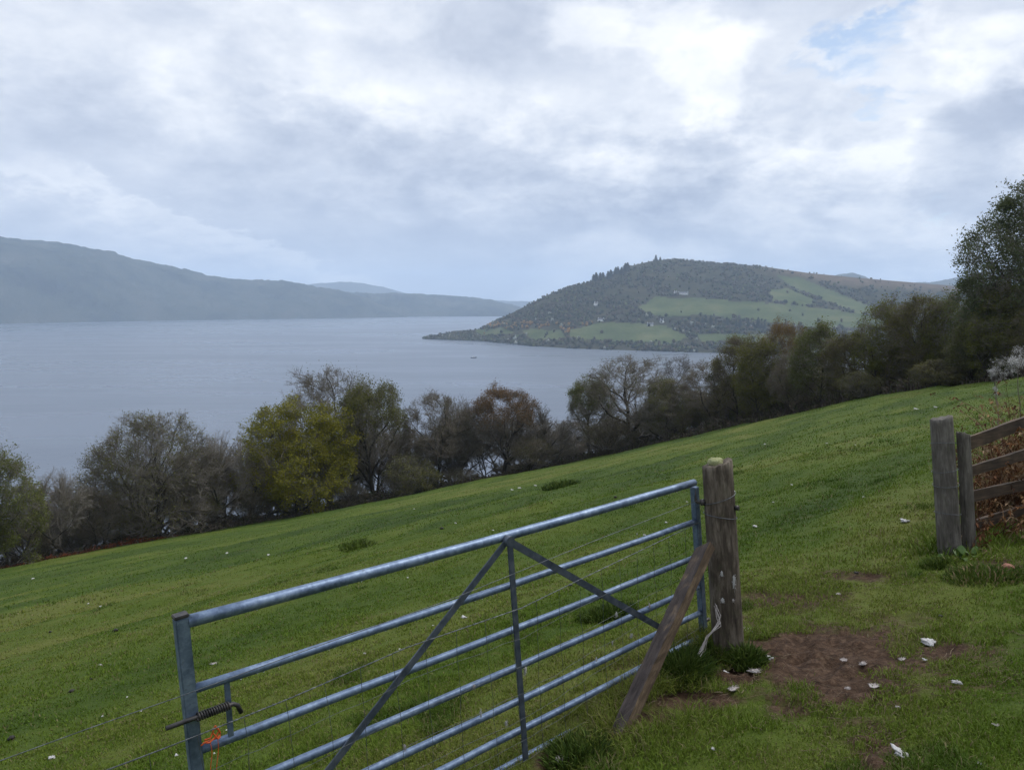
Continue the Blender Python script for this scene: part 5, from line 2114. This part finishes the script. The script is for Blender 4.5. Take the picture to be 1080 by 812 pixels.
def snag(px, py, wpx, hpx, off, label, k, group=GG):
    p = gp(px, py, off)
    dep = p.y * math.cos(PITCH) - p.z * math.sin(PITCH)
    o = link('snagged_wool', SNAG[k % 3], None, p + Vector((0, 0, -.1 * hpx / F_PX * dep)))
    o.scale = (wpx / F_PX * dep, wpx / F_PX * dep * .5, hpx / F_PX * dep)
    o.rotation_euler = (0, 0, random.uniform(0, 6))
    tag(o, label, 'wool', group)


for i, (px, py, w, h, lab) in enumerate([(685, 639, 5, 12, 'wisp of wool hanging on the fourth gate rail near the prop'), (650, 648, 7, 9, 'wool loop on the fourth gate rail left of the prop'),
                                         (666, 670, 5, 9, 'wisp of wool on the fifth gate rail near the prop'), (646, 678, 4, 8, 'small wool wisp left of another on the fifth gate rail'),
                                         (629, 695, 5, 7, 'grey wool wisp on the fifth rail, middle of three'), (554, 707, 8, 16, 'thick white wool tuft beside the gate upright'),
                                         (500, 724, 6, 9, 'wool wisp under the fourth rail left of the upright'), (507, 752, 7, 15, 'white wool hanging on the fifth rail left of the upright'),
                                         (534, 762, 7, 10, 'forked wool wisp above the sixth rail left of the upright'), (427, 788, 6, 13, 'wool wisp on the fifth rail by the long diagonal brace'),
                                         (672, 563, 3, 3, 'tiny wool bead on the second rail near the hinge end')]):
    snag(px, py, w, h, .022, lab, i)


def post_snag(px, py, w, h, lab, k):
    d = pdir(px, py)
    p = d * (_dep - PR * .93)
    o = link('snagged_wool', SNAG[k % 3], None, p)
    s = _dep / F_PX
    o.scale = (w * s * .8, .025, h * s * .9)
    tag(o, lab, 'wool', 'wool caught on the gate post')


post_snag(761, 606, 8, 10, 'small wool patch on the left face of the gate post', 1)
post_snag(774, 616, 7, 30, 'long vertical streak of wool down the gate post', 2)
post_snag(762, 634, 9, 9, 'wool patch lower on the gate post below the streak', 1)
post_snag(773, 634, 7, 9, 'grey wool lump at the bottom of the long streak', 0)


def build_strand():
    pts2 = [(755, 640), (759, 650), (758, 659), (751, 666), (745, 672), (740, 686), (737, 691)]
    pts = []
    for i, (x, y) in enumerate(pts2):
        pts.append(pdir(x, y) * (_dep - PR - .01 - .012 * i))
    lines = []
    rr = random.Random(5)
    for _ in range(9):
        l = [p + Vector((rr.gauss(0, .008), rr.gauss(0, .008), rr.gauss(0, .008))) for p in pts]
        lines.append((l, [rr.uniform(.0008, .0022) for _ in l], 0))
    v, q = tubes(lines, 5)
    o = link('wool_strand', mesh_np('wool_strand', v, [q], [M_WOOLGREY], True))
    tag(o, 'loose strand of grey-white wool trailing from the foot of the gate post', 'wool')


build_strand()

# ------------------------------------------------------------------ the boat
def build_boat():
    az, e = elev_of(499.5, 377.5)
    D = WATER_Z / e
    loc = (D * math.sin(az), D * math.cos(az), WATER_Z)
    t = thing('motor_boat', 'small white motor boat with a cabin, alone on the open loch', 'boat', loc, R(14))
    bm = bmesh.new()
    L, B = 10.5, 3.0
    st = [(-.5, .8, .9), (-.25, 1, 1.0), (.1, 1, 1.1), (.35, .7, 1.35), (.5, .03, 1.6)]
    rows = []
    for u, b, h in st:
        rows.append([bm.verts.new((u * L, -b * B / 2, h)), bm.verts.new((u * L * .97, -b * B * .38, -.3)), bm.verts.new((u * L * .96, 0, -.5)), bm.verts.new((u * L * .97, b * B * .38, -.3)),
                     bm.verts.new((u * L, b * B / 2, h)), bm.verts.new((u * L, 0, h - .1))])
    for a, b in zip(rows, rows[1:]):
        for k in range(6):
            bm.faces.new((a[k], b[k], b[(k + 1) % 6], a[(k + 1) % 6]))
    bm.faces.new(rows[0])
    bm.faces.new(rows[-1][::-1])
    link('hull', bm_mesh('hull', bm, [simple_mat('boat_hull', [(.02, .022, .03), (.05, .05, .06)], 2, .4)]), t)
    bm = bmesh.new()
    v = box(bm, -1.6, 2.0, -1.0, 1.0, 1.0, 2.6)
    for k in (5, 6):
        v[k].co.x -= .7
    cb = link('cabin', bm_mesh('cabin', bm, [simple_mat('boat_white', [(.7, .7, .7), (.8, .8, .8)], 2, .4)]), t)
    bm = bmesh.new()
    box(bm, -1.2, 1.0, -1.03, 1.03, 1.75, 2.25)
    link('window', bm_mesh('boat_window', bm, [M_GLASSDARK]), cb)
    link('mast', tube_me('boat_mast', [(-1.2, 0, 2.55), (-1.3, 0, 4.4)], .06, 6, [M_GALV]), t)


build_boat()
